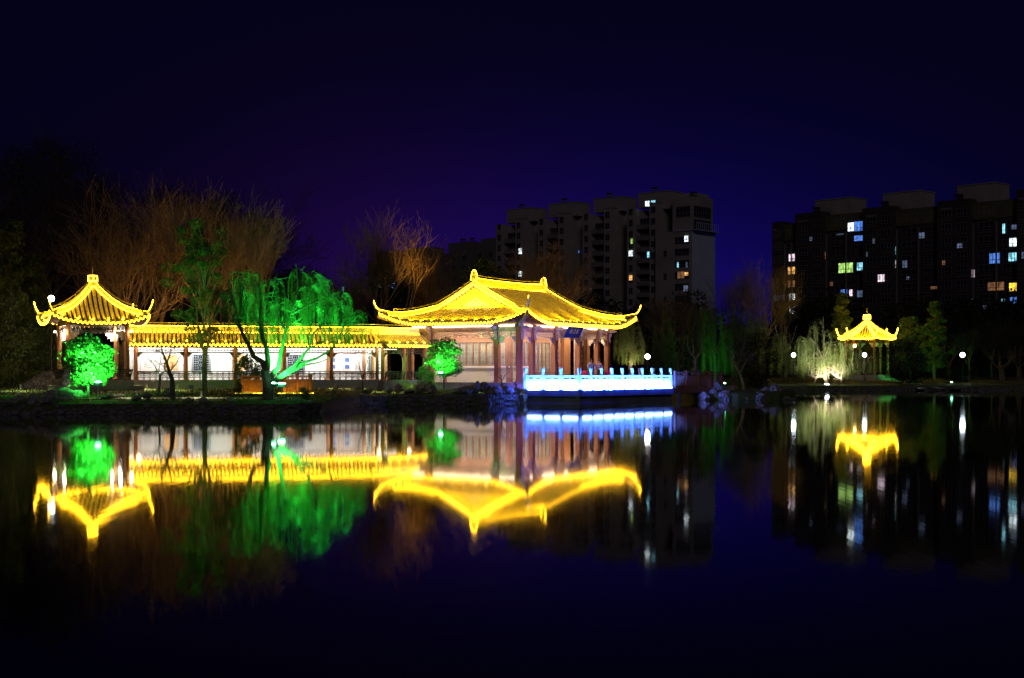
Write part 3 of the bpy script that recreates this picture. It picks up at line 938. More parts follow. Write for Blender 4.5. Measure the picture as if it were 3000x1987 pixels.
O1 = Vector((-24.7, 91.0))
B1 = .16
sp1 = [('scroll', .85, 1.05, 2.02, 3.20, 'ink'), ('scroll', 2.35, .95, 2.02, 3.20, 'orange'), ('lattice', 4.15, 1.25, 1.98, 3.28, 'octagon'),
       ('scroll', 6.85, .95, 2.02, 3.22, 'orange'), ('scroll', 8.1, .95, 2.02, 3.22, 'plain'), ('lattice', 10.3, 1.3, 1.98, 3.28, 'octagon'),
       ('scroll', 13.2, .7, 2.02, 3.22, 'red'), ('scroll', 14.15, .9, 2.02, 3.22, 'red'), ('lattice', 15.45, .7, 1.98, 3.24, 'diagonal')]
cor1, r1 = corridor(O1, A1, 16.4, 'covered_corridor', 'long white-walled corridor under yellow-lit tiles between square pavilion and hall', [.6, 3.75, 6.9, 10.05, 13.15, 16.2], sp1, (0, 0))
E1p = O1 + Vector((math.cos(A1), math.sin(A1))) * 16.4
A2 = R(50)
sp2 = [('scroll', .55, .6, 2.02, 3.2, 'plain'), ('scroll', 1.45, .6, 2.02, 3.2, 'plain')]
cor2, r2 = corridor(E1p + Vector((.05, -.05)), A2, 4.4, 'corridor_end_bay', 'short corridor end bay turning back to the hall, red-framed posters on its wall', [.15, 2.2, 4.2], sp2, (0, .2), wallspan=(0, 2.4))
def interior_lamp(par, x0, x1, e):
    tm = MB(); tm.tube([(x0, .75, 3.52), (x1, .75, 3.52)], .03, 6); tm.build('ceiling_tube', M['led_warm'], par)
    area_line('ceiling_lamp', (x0, .7, 3.45), (x1, .7, 3.45), .1, (0, .9, -.55), e, (1, .98, .95), par)
interior_lamp(cor1, .2, 16.2, 330); interior_lamp(cor2, .3, 2.3, 60)
for x in (.6,):
    lamp('POINT', 'column_lamp', (x + .2, -.25, 3.5), 9, (1, .8, .5), cor1, size=.14)
for par, x in ((cor1, 16.1), (cor2, 2.2)):
    lamp('POINT', 'column_lamp', (x + .15, -.35, 3.4), 6, (1, .75, .35), par, size=.14)
M['rubble'] = pmat('rubble_masonry', (.13, .13, .13), .85, .5, 3.2, .8, kind='vor', stretch=(1, 1, 1.3))
# ================================================================== pavilions
def pavilion(name, label, loc, rot, n, ap, z0, H, up, zf, col_ap, hornh, floods, ledr=.021, fin=1.0, steps=True, rails=True, flp=5):
    t_ = thing(name, label, 'pavilion', (loc[0], loc[1], 0), rot)
    tn = math.tan(math.pi / n)
    def g(t): return .3 * t + .7 * t * t
    def pt(k, s, t, dz=0):
        """face k, across s in -1..1, up-slope t in 0..1"""
        a = -math.pi / 2 + 2 * math.pi * k / n
        nrm = Vector((math.cos(a), math.sin(a), 0)); tan = Vector((-math.sin(a), math.cos(a), 0))
        r = ap * (1 - t); p = nrm * r + tan * (r * tn * s)
        p.z = z0 + H * g(t) + up * abs(s) ** 3 * (1 - t) ** 2 + dz
        return p, nrm, tan
    rf, tl_, so, ev = MB(), MB(), MB(), MB()
    hw = ap * tn
    for k in range(n):
        rf.grid([[pt(k, s / 8, t / 12)[0] for t in range(13)] for s in range(-8, 9)])
        _, nrm, tan = pt(k, 0, 0)
        m = int(2 * hw / .27); rws = []
        for i in range(m + 1):
            l = -hw + 2 * hw * i / m
            tm = 1 - abs(l) / hw
            if tm < .03: continue
            rws.append([pt(k, max(-1, min(1, l / (hw * (1 - tm * j / 9 * .999)))), tm * j / 9 * .999)[0] for j in range(10)])
        half_tubes(tl_, rws, tan, .098)
        e = [pt(k, s / 16, 0)[0] for s in range(-16, 17)]
        so.grid([[p + Vector((0, 0, .03)) for p in e], [p + Vector((0, 0, -.08)) for p in e]])
        ins = []
        for s in range(-16, 17):
            q = pt(k, s / 16, 1 - (col_ap + .1) / ap)[0]; q.z = z0 + .12; ins.append(q)
        so.grid([[p + Vector((0, 0, -.08)) for p in e], ins])
        ev.tube(wavy(e, .27, .07, .04, nrm * .05), .02 * ledr / .021, 4)
    rfo = rf.build('roof', M['tile_pan_shade'], t_)
    tl_.build('roof_tile', M['tile'], rfo); so.build('soffit', M['soffit'], rfo); ev.build('eave_led', M['led_thin'], rfo)
    rb_, ld, rl = MB(), MB(), MB()
    for k in range(n):
        pts = [pt(k, 1, 1 - j / 10 * .97 - .02)[0] for j in range(11)]
        a = -math.pi / 2 + 2 * math.pi * (k + .5) / n
        d = Vector((math.cos(a), math.sin(a), 0)); sd = Vector((-d.y, d.x, 0))
        for p, q in zip(pts[:-2], pts[1:-1]): rb_.bar(p + Vector((0, 0, .12)), q + Vector((0, 0, .12)), .15, .28)
        ld.tube([p + Vector((0, 0, .29)) for p in pts[:-2]], ledr, 5)
        for sg in (-1, 1): ld.tube([p + sd * sg * .11 + Vector((0, 0, .04)) for p in pts[:-1]], ledr * .8, 5)
        c = pts[-1]
        horn = [pts[-3] + Vector((0, 0, .16)), c + Vector((0, 0, .1)), c + d * .18 + Vector((0, 0, .08 + hornh * .32)), c + d * .28 + Vector((0, 0, hornh * .68)), c + d * .36 + Vector((0, 0, hornh))]
        rb_.tube(horn, [.1, .09, .07, .05, .03], 6); ld.tube([p + Vector((0, 0, .07)) - d * .04 for p in horn], ledr * 1.25, 5)
        rail_line(rl, [p + Vector((0, 0, .3)) for p in pts[1:-2]], .2, .7)
    rb_.build('ridge', M['ridge'], rfo); rl.build('lightning_rail', M['metal'], rfo)
    za = z0 + H
    f = MB(); f.lathe([(.26 * fin, -.15), (.3 * fin, 0), (.16 * fin, .1 * fin), (.3 * fin, .2 * fin), (.32 * fin, .5 * fin), (.22 * fin, .62 * fin), (.1 * fin, .68 * fin)], (0, 0, za), 4)
    f.tube([(0, 0, za + .66 * fin), (0, 0, za + 1.25 * fin)], [.02, .008], 4)
    f.build('finial', M['tile'], rfo)
    for zz, rr in ((.2, .32), (.58, .3)):
        q = [Vector((rr * fin * math.cos(a * math.pi / 2 + .0), rr * fin * math.sin(a * math.pi / 2 + .0), za + zz * fin)) for a in range(5)]
        ld.tube(q, ledr * 1.3, 5)
    for a in range(4):
        ld.tube([(rr * fin * math.cos(a * math.pi / 2), rr * fin * math.sin(a * math.pi / 2), za + zz * fin) for zz, rr in ((.2, .32), (.58, .3))], ledr * 1.2, 5)
    ld.build('led_rope', M['led'], rfo)
    for k in range(n):
        _, nrm, tan = pt(k, 0, 0)
        m = floods
        for i in range(m):
            s = -.82 + 1.64 * i / max(1, m - 1)
            p, nn, tt = pt(k, s, .06, .14)
            roof_flood(rfo, p, Vector((-nn.x, -nn.y, .35)), 20 * flp)
    # posts
    cr = .15; ca = col_ap / math.cos(math.pi / n); ze = z0 + .1
    cmesh = None; cps = []
    for k in range(n):
        a = -math.pi / 2 + 2 * math.pi * (k + .5) / n; p = Vector((math.cos(a) * ca, math.sin(a) * ca, 0)); cps.append(p)
        if cmesh is None:
            c = MB(); c.lathe([(.2, zf), (.2, zf + .06), (cr, zf + .1), (cr * .95, ze)], (0, 0, 0), 12); o = c.build('column', M['wood'], t_); cmesh = o.data
        else:
            o = bpy.data.objects.new('column', cmesh); COL.objects.link(o); o.parent = t_
        o.location = p
    bb, ff, sp, rr_ = MB(), MB(), MB(), MB()
    for k in range(n):
        p, q = cps[k - 1], cps[k]; d = (q - p).normalized()
        bb.bar(p + Vector((0, 0, ze - .12)), q + Vector((0, 0, ze - .12)), .14, .26)
        lattice_frieze(ff, p + d * .16, q - d * .16, ze - .6, ze - .3, int((q - p).length / .15), .02)
        spandrel(t_, 'carved', p + d * .14, d, ze - .62, .5, .04); spandrel(t_, 'carved', q - d * .14, -d, ze - .62, .5, .04)
        if rails: seat_rail(rr_, p * 1.1, q * 1.1, zf + .02, .58, .36, lean=.14)
    bb.build('beam', M['wood_dark'], t_); ff.build('frieze', M['wood_dark'], t_);
    if rails: rr_.build('bench_rail', M['wood_dark'], t_)
    def poly(a_): 
        rr = a_ / math.cos(math.pi / n)
        return [(math.cos(-math.pi / 2 + 2 * math.pi * (k + .5) / n) * rr, math.sin(-math.pi / 2 + 2 * math.pi * (k + .5) / n) * rr) for k in range(n)]
    b_ = MB(); b_.prism(poly(col_ap + .35), 1.2, zf); b_.build('platform', M['stone'], t_)
    b_ = MB(); b_.prism(poly(col_ap + .85), .3, 1.2); b_.build('step', M['stone'], t_)
    cl = MB(); cl.prism(poly(col_ap + .05), ze + .02, ze + .06); cl.build('ceiling', M['wood_dark'], t_)
    return t_, rfo, cps, ze
pavc = (-25.35, 86.0)
pav, pavr, cps, pze = pavilion('square_pavilion', 'small square pavilion with steep yellow-lit roof at the left end of the corridor', pavc, R(26), 4, 2.8, 4.92, 2.4, .5, 1.55, 1.7, .82, 6, fin=.85)
for k, p in enumerate(cps):
    o_ = p * 1.14
    lamp('POINT', 'column_lamp', (o_.x, o_.y, pze - .72), 16, (1, .80, .55), pav, size=.1)
    i_ = p * .82
    lamp('POINT', 'column_lamp', (i_.x, i_.y, pze - .5), 110, (1, .84, .62), pav, size=.06)
    b = MB(); b.lathe([(.02, 0), (.07, .02), (.07, .1), (.03, .12)], (p.x * 1.13, p.y * 1.13, pze - .62), 8); b.build('lamp', M['led_warm'], pav)
pav2, pr2, cps2, pz2 = pavilion('hexagonal_pavilion', 'small distant six-cornered pavilion with bright yellow outline across the water', (43.8, 175.5), R(-24), 6, 3.0, 6.05, 2.2, .15, 1.6, 2.2, 1.05, 5, ledr=.05, fin=1.25, rails=False, flp=16)

# ================================================================== terrace, marble railing, bridge
TC = Vector((4.31, 90.0)); DA = Vector((-math.cos(R(32)), math.sin(R(32)))); DB = Vector((math.cos(R(55)), math.sin(R(55))))
PL = TC + DA * 3.96; PR = TC + DB * 11.95
terr = thing('stone_terrace', 'dark stone terrace standing in the lake under the blue-lit railing', 'terrace', (TC.x, TC.y, 0))
def rel(p, z=0): return Vector((p.x - TC.x, p.y - TC.y, z))
hf = Vector((.49, 95.7)); bv = Vector((math.cos(R(58)), math.sin(R(58))))
poly = [PL, TC, PR, PR + Vector((-2.0, 3.0)), hf + bv * 14 + Vector((2, -1.2)), hf + Vector((-.3, -.35))]
mb = MB(); mb.prism([tuple(rel(p))[:2] for p in poly], -.6, .44); mb.build('base', M['slab'], terr)
out_ = [PL + Vector((-.1, -.1)), TC + Vector((.02, -.2)), PR + Vector((.2, -.06)), poly[3], poly[4], poly[5]]
mb = MB(); mb.prism([tuple(rel(p))[:2] for p in out_], .44, .88); mb.build('coping', M['slab'], terr)
rl_t = thing('marble_railing', 'white carved stone railing glowing blue and white along the terrace edge', 'railing', (TC.x, TC.y, 0))
ZT = .885
post_me = None; panel_me = {}
def post(p, ang):
    global post_me
    if post_me is None:
        b = MB(); b.box(-.11, .11, -.11, .11, 0, .93); b.lathe([(.075, .93), (.075, .97), (.105, 1.0), (.11, 1.08), (.10, 1.1), (.11, 1.12), (.115, 1.34), (.10, 1.38)], (0, 0, 0), 12)
        o = b.build('post', M['marble'], rl_t); post_me = o.data
    else:
        o = bpy.data.objects.new('post', post_me); COL.objects.link(o); o.parent = rl_t
    o.location = rel(p, ZT); o.rotation_euler = (0, 0, ang)
def panel(p, q):
    L = (q - p).length; key = round(L, 2); ang = math.atan2(q.y - p.y, q.x - p.x)
    if key not in panel_me:
        b = MB(); a, c = .11, L - .11
        b.box(a, c, -.07, .07, .80, .90); b.box(a, c, -.05, .05, .08, .62); b.box(a, c, -.06, .06, .62, .66)
        b.box(a, a + .1, -.045, .045, .0, .08); b.box(c - .1, c, -.045, .045, .0, .08)
        m = (a + c) / 2
        b.lathe([(.03, .66), (.07, .7), (.075, .74), (.04, .78), (.07, .8)], (m, 0, 0), 8)
        for x in (a + .04, c - .04): b.lathe([(.05, .66), (.07, .7), (.07, .75), (.05, .8)], (x, 0, 0), 8)
        for sx in (1, -1):   # scallops under the hand rail
            b.box(m + sx * .14 if sx > 0 else a + .12, c - .12 if sx > 0 else m - .14, -.05, .05, .765, .80)
        fr_ = [(a + .1, .16), (c - .1, .16), (c - .1, .54), (a + .1, .54)]
        for i in range(4):
            u, v = fr_[i], fr_[(i + 1) % 4]
            for sg in (-1, 1): b.bar((u[0], sg * .052, u[1]), (v[0], sg * .052, v[1]), .03, .02, up=(0, 1, 0))
        for sg in (-1, 1):
            for k in (-1, 0, 1): b.tube([(m + k * .17 + .1 * math.cos(t_), sg * .053, .36 + .09 * math.sin(t_)) for t_ in [j * .6 for j in range(7)]], .014, 4)
        o = b.build('panel', M['marble'], rl_t); panel_me[key] = o.data
    else:
        o = bpy.data.objects.new('panel', panel_me[key]); COL.objects.link(o); o.parent = rl_t
    o.location = rel(p, ZT); o.rotation_euler = (0, 0, ang)
segs = [[PL + (TC - PL) * i / 3 for i in range(4)], [TC + (PR - TC) * i / 9 for i in range(10)]]
inset = Vector((-.05, .12))
for si, sg in enumerate(segs):
    ang = math.atan2((sg[-1] - sg[0]).y, (sg[-1] - sg[0]).x)
    for i, p in enumerate(sg):
        if si == 1 and i == 0: continue
        post(p + inset, ang)
    for p, q in zip(sg, sg[1:]): panel(p + inset, q + inset)
    nrm = Vector((math.sin(ang), -math.cos(ang)))
    for p, q in zip(sg, sg[1:]):
        a, c = p + (q - p) * .1 + nrm * .12, p + (q - p) * .9 + nrm * .12
        lb = MB(); lb.bar(rel(a, ZT + .02), rel(c, ZT + .02), .05, .04); lb.build('led_bar', M['led_blue'], rl_t)
    a, c = sg[0] + nrm * .22, sg[-1] + nrm * .22
    for p, q in zip(sg, sg[1:]):
        a1, c1 = p + (q - p) * .17 + nrm * .2, p + (q - p) * .83 + nrm * .2
        area_line('rail_wash', rel(a1, ZT + .0), rel(c1, ZT + .0), .05, (-nrm.x * .75, -nrm.y * .75, .66), 820 * (c1 - a1).length, (.035, .15, 1.0), rl_t)
    area_line('rail_wash_down', rel(a + nrm * .1, ZT - .02), rel(c + nrm * .1, ZT - .02), .05, (-nrm.x * .35, -nrm.y * .35, -1), 2.6 * (c - a).length, (.02, .06, 1.0), rl_t)
# railing returning behind on the far edge (two posts seen between the front ones)
for f_ in (.35, .75): post(PR + Vector((-.4, 2.0)) + Vector((-2.4, 1.2)) * (1 - f_), .4)
# spill of the blue lamps on water side masonry and shore rocks
lamp('SPOT', 'rail_spill', rel(PL + Vector((-.1, -2.3)), 1.15), 200, (.06, .10, 1.0), rl_t, direction=(-.85, -.1, -.16), size=.15, angle=120)
lamp('SPOT', 'rail_spill', rel(PR + Vector((.8, -.3)), 1.0), 420, (.14, .16, 1.0), rl_t, direction=(1, -.05, -.1), size=.15, angle=110)
lamp('SPOT', 'rail_spill', rel(PL + DA * .3 + Vector((-.1, .6)), 1.5), 500, (.22, .10, 1.0), rl_t, direction=(-.1, 1, .25), size=.2, angle=120)
lamp('SPOT', 'rail_spill', rel(TC + Vector((1.2, 2.2)), 1.2), 1100, (.22, .10, 1.0), rl_t, direction=(-.1, 1, .25), size=.2, angle=140)

# ---- timber bridge beyond the terrace
BR0, BR1 = Vector((11.45, 100.0)), Vector((15.1, 102.3))
brg = thing('timber_bridge', 'low red-brown timber footbridge with slatted railing between terrace and rocks', 'bridge', (BR0.x, BR0.y, 0))
def wood_rail(parent, p, q, z0, h, m, posts, slat=.13, nm='railing'):
    """slatted timber railing; p,q are Vectors (2D) relative to parent"""
    L = (q - p).length
    for i in range(posts + 1):
        a = p + (q - p) * i / posts
        b = MB(); b.box(-.07, .07, -.07, .07, 0, h); b.box(-.085, .085, -.085, .085, h * .965, h)
        o = b.build('post', m, parent); o.location = (a.x, a.y, z0); o.rotation_euler = (0, 0, math.atan2((q - p).y, (q - p).x))
    b = MB()
    for k in (.1, .72, .9): b.bar((p.x, p.y, z0 + h * k), (q.x, q.y, z0 + h * k), .07, .06)
    n = int(L / slat)
    for i in range(1, n):
        a = p + (q - p) * i / n; b.bar((a.x, a.y, z0 + h * .1), (a.x, a.y, z0 + h * .72), .035, .05)
    for i in range(1, n // 3):
        a = p + (q - p) * i * 3 / n; b.bar((a.x, a.y, z0 + h * .72), (a.x, a.y, z0 + h * .9), .035, .05)
    b.build(nm, m, parent)
v0 = Vector((0, 0)); v1 = BR1 - BR0
wood_rail(brg, v0, v1, .9, 1.18, M['bridge_wood'], 4)
wood_rail(brg, v0 + Vector((-.8, 1.3)), v1 + Vector((-.8, 1.3)), .9, 1.18, M['bridge_wood'], 4)
b = MB(); b.bar((0, 0, .72), (v1.x, v1.y, .72), .2, .36); b.bar((-.8, 1.3, .72), (v1.x - .8, v1.y + 1.3, .72), .2, .36)
b.build('beam', M['bridge_wood'], brg)
b = MB(); b.add([(0, 0, .905), (v1.x, v1.y, .905), (v1.x - .8, v1.y + 1.3, .905), (-.8, 1.3, .905)], [(0, 1, 2, 3)]); b.build('deck', M['bridge_wood'], brg)
b = MB()
for f_ in (.08, .95):
    p_ = v1 * f_; b.tube([(p_.x, p_.y, -.6), (p_.x, p_.y, .6)], .13, 8)
b.build('pile', M['slab'], brg)

# ---- lit timber landing (two railed decks) on the near lawn
def landing(name, label, px0, px1, d, zb, zt, n):
    p, q = at(px0, 1150, d), at(px1, 1150, d + .8)
    t_ = thing(name, label, 'deck railing', (p.x, p.y, 0))
    wood_rail(t_, Vector((0, 0)), Vector((q.x - p.x, q.y - p.y)), zb, zt - zb, M['deck_wood'], n, .085)
    b = MB(); b.bar((-.1, 0, zb - .02), (q.x - p.x + .1, q.y - p.y, zb - .02), 1.1, .1); b.build('deck', M['deck_wood'], t_)
    b = MB(); b.bar((-.25, -.6, zb + .02), (q.x - p.x + .25, q.y - p.y - .6, zb + .02), .05, .035); b.build('led_strip', M['led_step'], t_)
    area_line('deck_wash', (0, -.5, zb + .08), (q.x - p.x, q.y - p.y - .5, zb + .08), .05, (0, .7, .7), 7 * (q.x - p.x), (1, .5, .05), t_)
    return t_
landing('landing_rail', 'narrow orange-lit slatted timber rail left of the willow trunk', 708, 776, 80, .80, 1.86, 1)
landing('landing_rail', 'wide orange-lit slatted timber rail right of the willow trunk', 832, 910, 80, .80, 1.88, 2)

# ---- stone steps beside the square pavilion
st_ = thing('stone_steps', 'dim flight of stone steps climbing behind the small square pavilion', 'steps', (-29.6, 88, 0))
b = MB()
for k in range(9): b.box(-1.1 + .09 * k, .5, .35 * k, .35 * (k + 1), .6, 1.1 + .12 * k)
b.build('stair', M['rubble'], st_)

# ---- rubble retaining walls on the waterline
def bank_wall(name, label, pts, z1, seed):
    t_ = thing(name, label, 'wall', (pts[0][0], pts[0][1], 0)); b = MB(); rg_ = random.Random(seed)
    fine = []
    for (x0, y0), (x1, y1) in zip(pts, pts[1:]):
        n = max(1, int(math.hypot(x1 - x0, y1 - y0) / .16))
        ox = .14 if abs(y1 - y0) > 3 * abs(x1 - x0) else 0
        for i in range(n): fine.append((x0 + (x1 - x0) * i / n + ox, y0 + (y1 - y0) * i / n))
    rws = []
    for k in range(7):
        z = -.4 + (z1 + .4) * k / 6
        rws.append([(x - pts[0][0] + .08 * noise.noise(Vector((x * 3, z * 5, seed))), y - pts[0][1] - .12 + .02 * k + .16 * noise.noise(Vector((x * 2.5, z * 5, seed + 9))), z + .05 * noise.noise(Vector((x * 3, 3, seed)))) for x, y in fine])
    rws.append([(p[0], p[1] + .5, p[2] + .02) for p in rws[-1]])
    b.grid(rws); b.build('stonework', M['rubble'], t_); return t_
def shore_seg(x0, x1):
    xs = [x0] + [a for a, _ in shore if x0 < a < x1] + [x1]
    return [(x, shore_y(x)) for x in xs]
bank_wall('bank_wall', 'low dark rubble wall along the waterline below the square pavilion and willow', shore_seg(-40, -9.1), .5, 1)
bank_wall('bank_wall', 'rubble wall at the waterline below the hall, tinted blue toward the terrace', shore_seg(-9.05, 1.2), .56, 2)
bank_wall('bank_wall', 'low edging wall of the far bank under the distant pavilion', shore_seg(21.5, 78), .42, 3)

# ---- rocks
rock_meshes = []
for k in range(7):
    rg_ = random.Random(40 + k); me = None
    import bmesh
    bm2 = bmesh.new(); bmesh.ops.create_icosphere(bm2, subdivisions=3, radius=1)
    for v in bm2.verts:
        n1 = noise.noise(v.co * 1.1 + Vector((k * 7, 0, 0))); n2 = noise.noise(v.co * 2.7 + Vector((0, k * 5, 0))); n3 = abs(noise.noise(v.co * 5 + Vector((0, 0, k * 3))))
        v.co *= 1 + .38 * n1 + .22 * n2 - .22 * n3
    me = bpy.data.meshes.new('rock'); bm2.to_mesh(me); bm2.free(); me.materials.append(M['rock']); rock_meshes.append(me)
def rock(px, py_base, d, wpx, hpx, label, group, k=None):
    z = CAMZ - (py_base - HOR) * d / F; x = (px - 1500) * d / F; sx = wpx * d / F / 2; sz = hpx * d / F / 2
    k = random.randrange(7) if k is None else k
    o = bpy.data.objects.new('rock', rock_meshes[k]); COL.objects.link(o)
    o.location = (x, d, z + sz * .75); o.scale = (sx * 1.02, max(sx, sz) * .8, sz * 1.1); o.rotation_euler = (random.uniform(-.2, .2), random.uniform(-.2, .2), random.uniform(0, 6))
    tag(o, label, 'rock', group)
SETS = [
 ('on the near bank below the square pavilion', 'rocks below the square pavilion', [(20, 1190, 67, 60, 22), (60, 1182, 68, 55, 26), (105, 1188, 67, 60, 34), (150, 1180, 67.2, 50, 42), (178, 1165, 70, 70, 30), (196, 1178, 69, 50, 26), (222, 1170, 71, 55, 30), (241, 1160, 72, 50, 22), (318, 1166, 70.5, 50, 14), (345, 1163, 71, 40, 10)]),
 ('on the bank in front of the corridor', 'rocks on the bank before the corridor', [(398, 1172, 68.9, 34, 16), (430, 1168, 69.5, 40, 18), (492, 1160, 74, 30, 26), (552, 1180, 68.7, 30, 17), (598, 1180, 68.6, 34, 18), (676, 1180, 68.7, 40, 16), (740, 1183, 68.9, 44, 14), (828, 1185, 69, 42, 30), (870, 1188, 69.2, 48, 26), (905, 1190, 69.6, 36, 18)]),
 ('on the bank between timber rail and round green tree', 'rocks along the bank before the brick plinth', [(920, 1150, 87.8, 30, 16), (952, 1148, 88.2, 26, 14), (985, 1144, 89, 22, 22), (1008, 1150, 88.5, 26, 14), (1048, 1148, 88.6, 34, 18), (1078, 1150, 88.7, 28, 14), (1112, 1144, 89, 18, 26), (1140, 1152, 88.8, 26, 14), (1168, 1146, 89.1, 34, 24), (1200, 1152, 88.9, 40, 14), (1232, 1148, 89.4, 36, 30), (1262, 1152, 89.3, 46, 32)]),
 ('at the waterline left of the blue-lit terrace', 'rocks beside the terrace', [(1336, 1153, 89.2, 44, 18), (1366, 1150, 89.5, 50, 24), (1392, 1155, 89.6, 30, 40), (1422, 1152, 89.9, 44, 36), (1452, 1158, 90, 50, 34), (1482, 1160, 90.4, 46, 36), (1512, 1168, 91, 40, 34)]),
 ('in the islet of rocks past the timber bridge', 'rocks on the islet past the bridge', [(2062, 1176, 101.2, 40, 30), (2085, 1160, 101.8, 34, 30), (2104, 1156, 102.2, 44, 42), (2128, 1176, 101.4, 50, 38), (2158, 1176, 101.3, 38, 28), (2184, 1174, 101.4, 46, 22), (2224, 1176, 101.3, 50, 30), (2252, 1176, 101.5, 36, 18), (2272, 1158, 102.8, 44, 38), (2244, 1150, 103.4, 38, 18), (2140, 1146, 103.5, 40, 18), (2300, 1174, 102, 44, 16), (2325, 1176, 102.6, 36, 10)]),
 ('along the dark far bank right of the distant pavilion', 'stones on the far bank', [(2700, 1142, 150.8, 34, 8), (2745, 1142, 150.6, 40, 9), (2800, 1142, 150.6, 50, 8), (2870, 1138, 151.5, 44, 10), (2560, 1142, 151, 40, 7)]),
]
for where, grp, L in SETS:
    for i, (px, py, d, w_, h_) in enumerate(sorted(L)):
        rock(px, py, d, w_, h_, f'{ORD[i]} rock from the left {where}', grp)
# standing scholar stone, pale, by the pavilion step
o = bpy.data.objects.new('standing_stone', rock_meshes[2]); COL.objects.link(o); p = at(196, 1140, 76); o.location = p + Vector((0, 0, .45)); o.scale = (.28, .3, .62)
tag(o, 'pale upright ornamental stone in front of the square pavilion step', 'ornamental rock')
lamp('SPOT', 'stone_light', p + Vector((.7, -1.2, .1)), 14, (1, .95, .7), None, target=p + Vector((-.3, 0, .4)), size=.05, angle=100)

# ================================================================== lamps in the park
def globe_lamp(label, px, py, d, r, e, col, mat, cat='lamp post', group=None, ground=1.0, arm=0):
    p = at(px, py, d)
    t_ = thing('lamp_post', label, cat, (p.x - arm, d, ground), 0, group)
    h = p.z - ground
    b = MB(); b.lathe([(.09, 0), (.09, .25), (.05, .3), (.035, max(.4, h - r))], (0, 0, 0), 8)
    if arm: b.tube([(0, 0, h - r), (arm * .5, 0, h - r * .4), (arm, 0, h - r)], .03, 5)
    b.build('post', M['wood_dark'], t_)
    b = MB(); b.lathe([(r * math.sin(a), -r * math.cos(a)) for a in [math.pi * (k + .02) / 10.4 for k in range(11)]], (arm, 0, h), 14); b.build('globe', mat, t_, smooth=True)
    lamp('POINT', 'globe_light', (arm, 0, h + r * 0), e, col, t_, size=r * 1.02)
    return t_
M['globe'] = emat('lit_globe', (.8, .93, 1.0), 22, sampling='NONE')
M['globe_warm'] = emat('lit_globe_warm', (1.0, .94, .86), 22, sampling='NONE')
globe_lamp('white lamp on a tall thin post beside the square pavilion', 150, 875, 92, .20, 60, (.85, .92, 1), M['globe'], arm=0)
globe_lamp('bright white globe lamp right of the hall, above the marble railing', 1897, 1045, 113, .2, 260, (1, .95, .88), M['globe_warm'])
globe_lamp('white globe lamp on the far bank left of the floodlit willow', 2325, 1040, 153, .22, 160, (.8, .92, 1), M['globe'])
globe_lamp('white globe lamp in front of the distant six-cornered pavilion', 2533, 1040, 153, .22, 120, (.8, .92, 1), M['globe'])
globe_lamp('white globe lamp standing alone on the dark far bank at far right', 2820, 1040, 155, .26, 240, (.6, .82, 1), M['globe'])
t_ = thing('hanging_lamp', 'small warm lamp under the eave of the distant six-cornered pavilion', 'lamp', at(2504, 1013, 172))
b = MB(); b.lathe([(.02, -.22), (.17, -.18), (.2, 0), (.15, .16), (.03, .2)], (0, 0, 0), 10); b.build('lamp_glass', M['led_orange'], t_)
b = MB(); b.tube([(0, 0, .2), (0, 0, .8)], .02, 4); b.build('rod', M['metal'], t_)
def flood(label, px, py, d, ground, e, col, mat, target, w_=.34, angle=100, group=None, box=True):
    """garden floodlight on a stake"""
    p = at(px, py, d)
    t_ = thing('garden_floodlight', label, 'floodlight', (p.x, d, ground), 0, group); h = p.z - ground
    b = MB(); b.tube([(0, 0, 0), (0, 0, h - .16)], .022, 6); b.build('stake', M['pale_paint'], t_)
    b = MB(); b.box(-w_ / 2, w_ / 2, -.09, .09, h - .18, h - .02); b.box(-w_ / 2 - .02, w_ / 2 + .02, -.1, .1, h - .05, h - .025); b.build('housing', M['glass_green'] if 'green' in mat.name else M['metal'], t_)
    b = MB(); b.lathe([(.02, -.01), (w_ * .42, .0), (w_ * .42, .03), (w_ * .25, .06)], (0, 0, h - .01), 8); b.build('lens', mat, t_)
    lamp('SPOT', 'flood_beam', (0, 0, h + .1), e, col, t_, direction=Vector(target) - Vector((p.x, d, p.z)), size=.08, angle=angle, blend=.7)
    return t_
M['glass_green'] = pmat('green_glazed_housing', (.12, .35, .22), .4, .2, 5)
GRN = (.025, 1.0, .10)
flood('green floodlight on a stake under the round tree by the square pavilion', 287, 1120, 68.7, .66, 4600, (.06, 1, .10), M['led_green'], at(250, 1010, 70.6), .36, 128)
flood('green floodlight close against the willow trunk', 802, 1123, 69.0, .66, 3600, GRN, M['led_green'], at(900, 1010, 70.2), .26, 105)
flood('wide green floodlight on a stake right of the willow trunk', 825, 1124, 70.9, .66, 9000, GRN, M['led_green'], at(870, 850, 71.1), .44, 104)
flood('green floodlight on a stake below the round tree in front of the hall', 1291, 1092, 90.9, 1.0, 2600, (.06, 1, .09), M['led_green'], at(1286, 1035, 92.8), .34, 105)
flood('strong white ground floodlight on the far bank under the willow', 2423, 1126, 151.5, .72, 6500, (1, .92, .66), M['led_white'], at(2430, 1000, 154), .5, 130)
flood('small green spot lamp behind the rock islet', 2123, 1123, 112, .9, 40, (.1, 1, .1), M['led_green'], at(2170, 1020, 125), .2, 120)
flood('small green spot lamp low on the dark far bank', 2788, 1120, 153, .8, 90, (.05, 1, .1), M['led_green'], at(2730, 1060, 158), .28, 120)
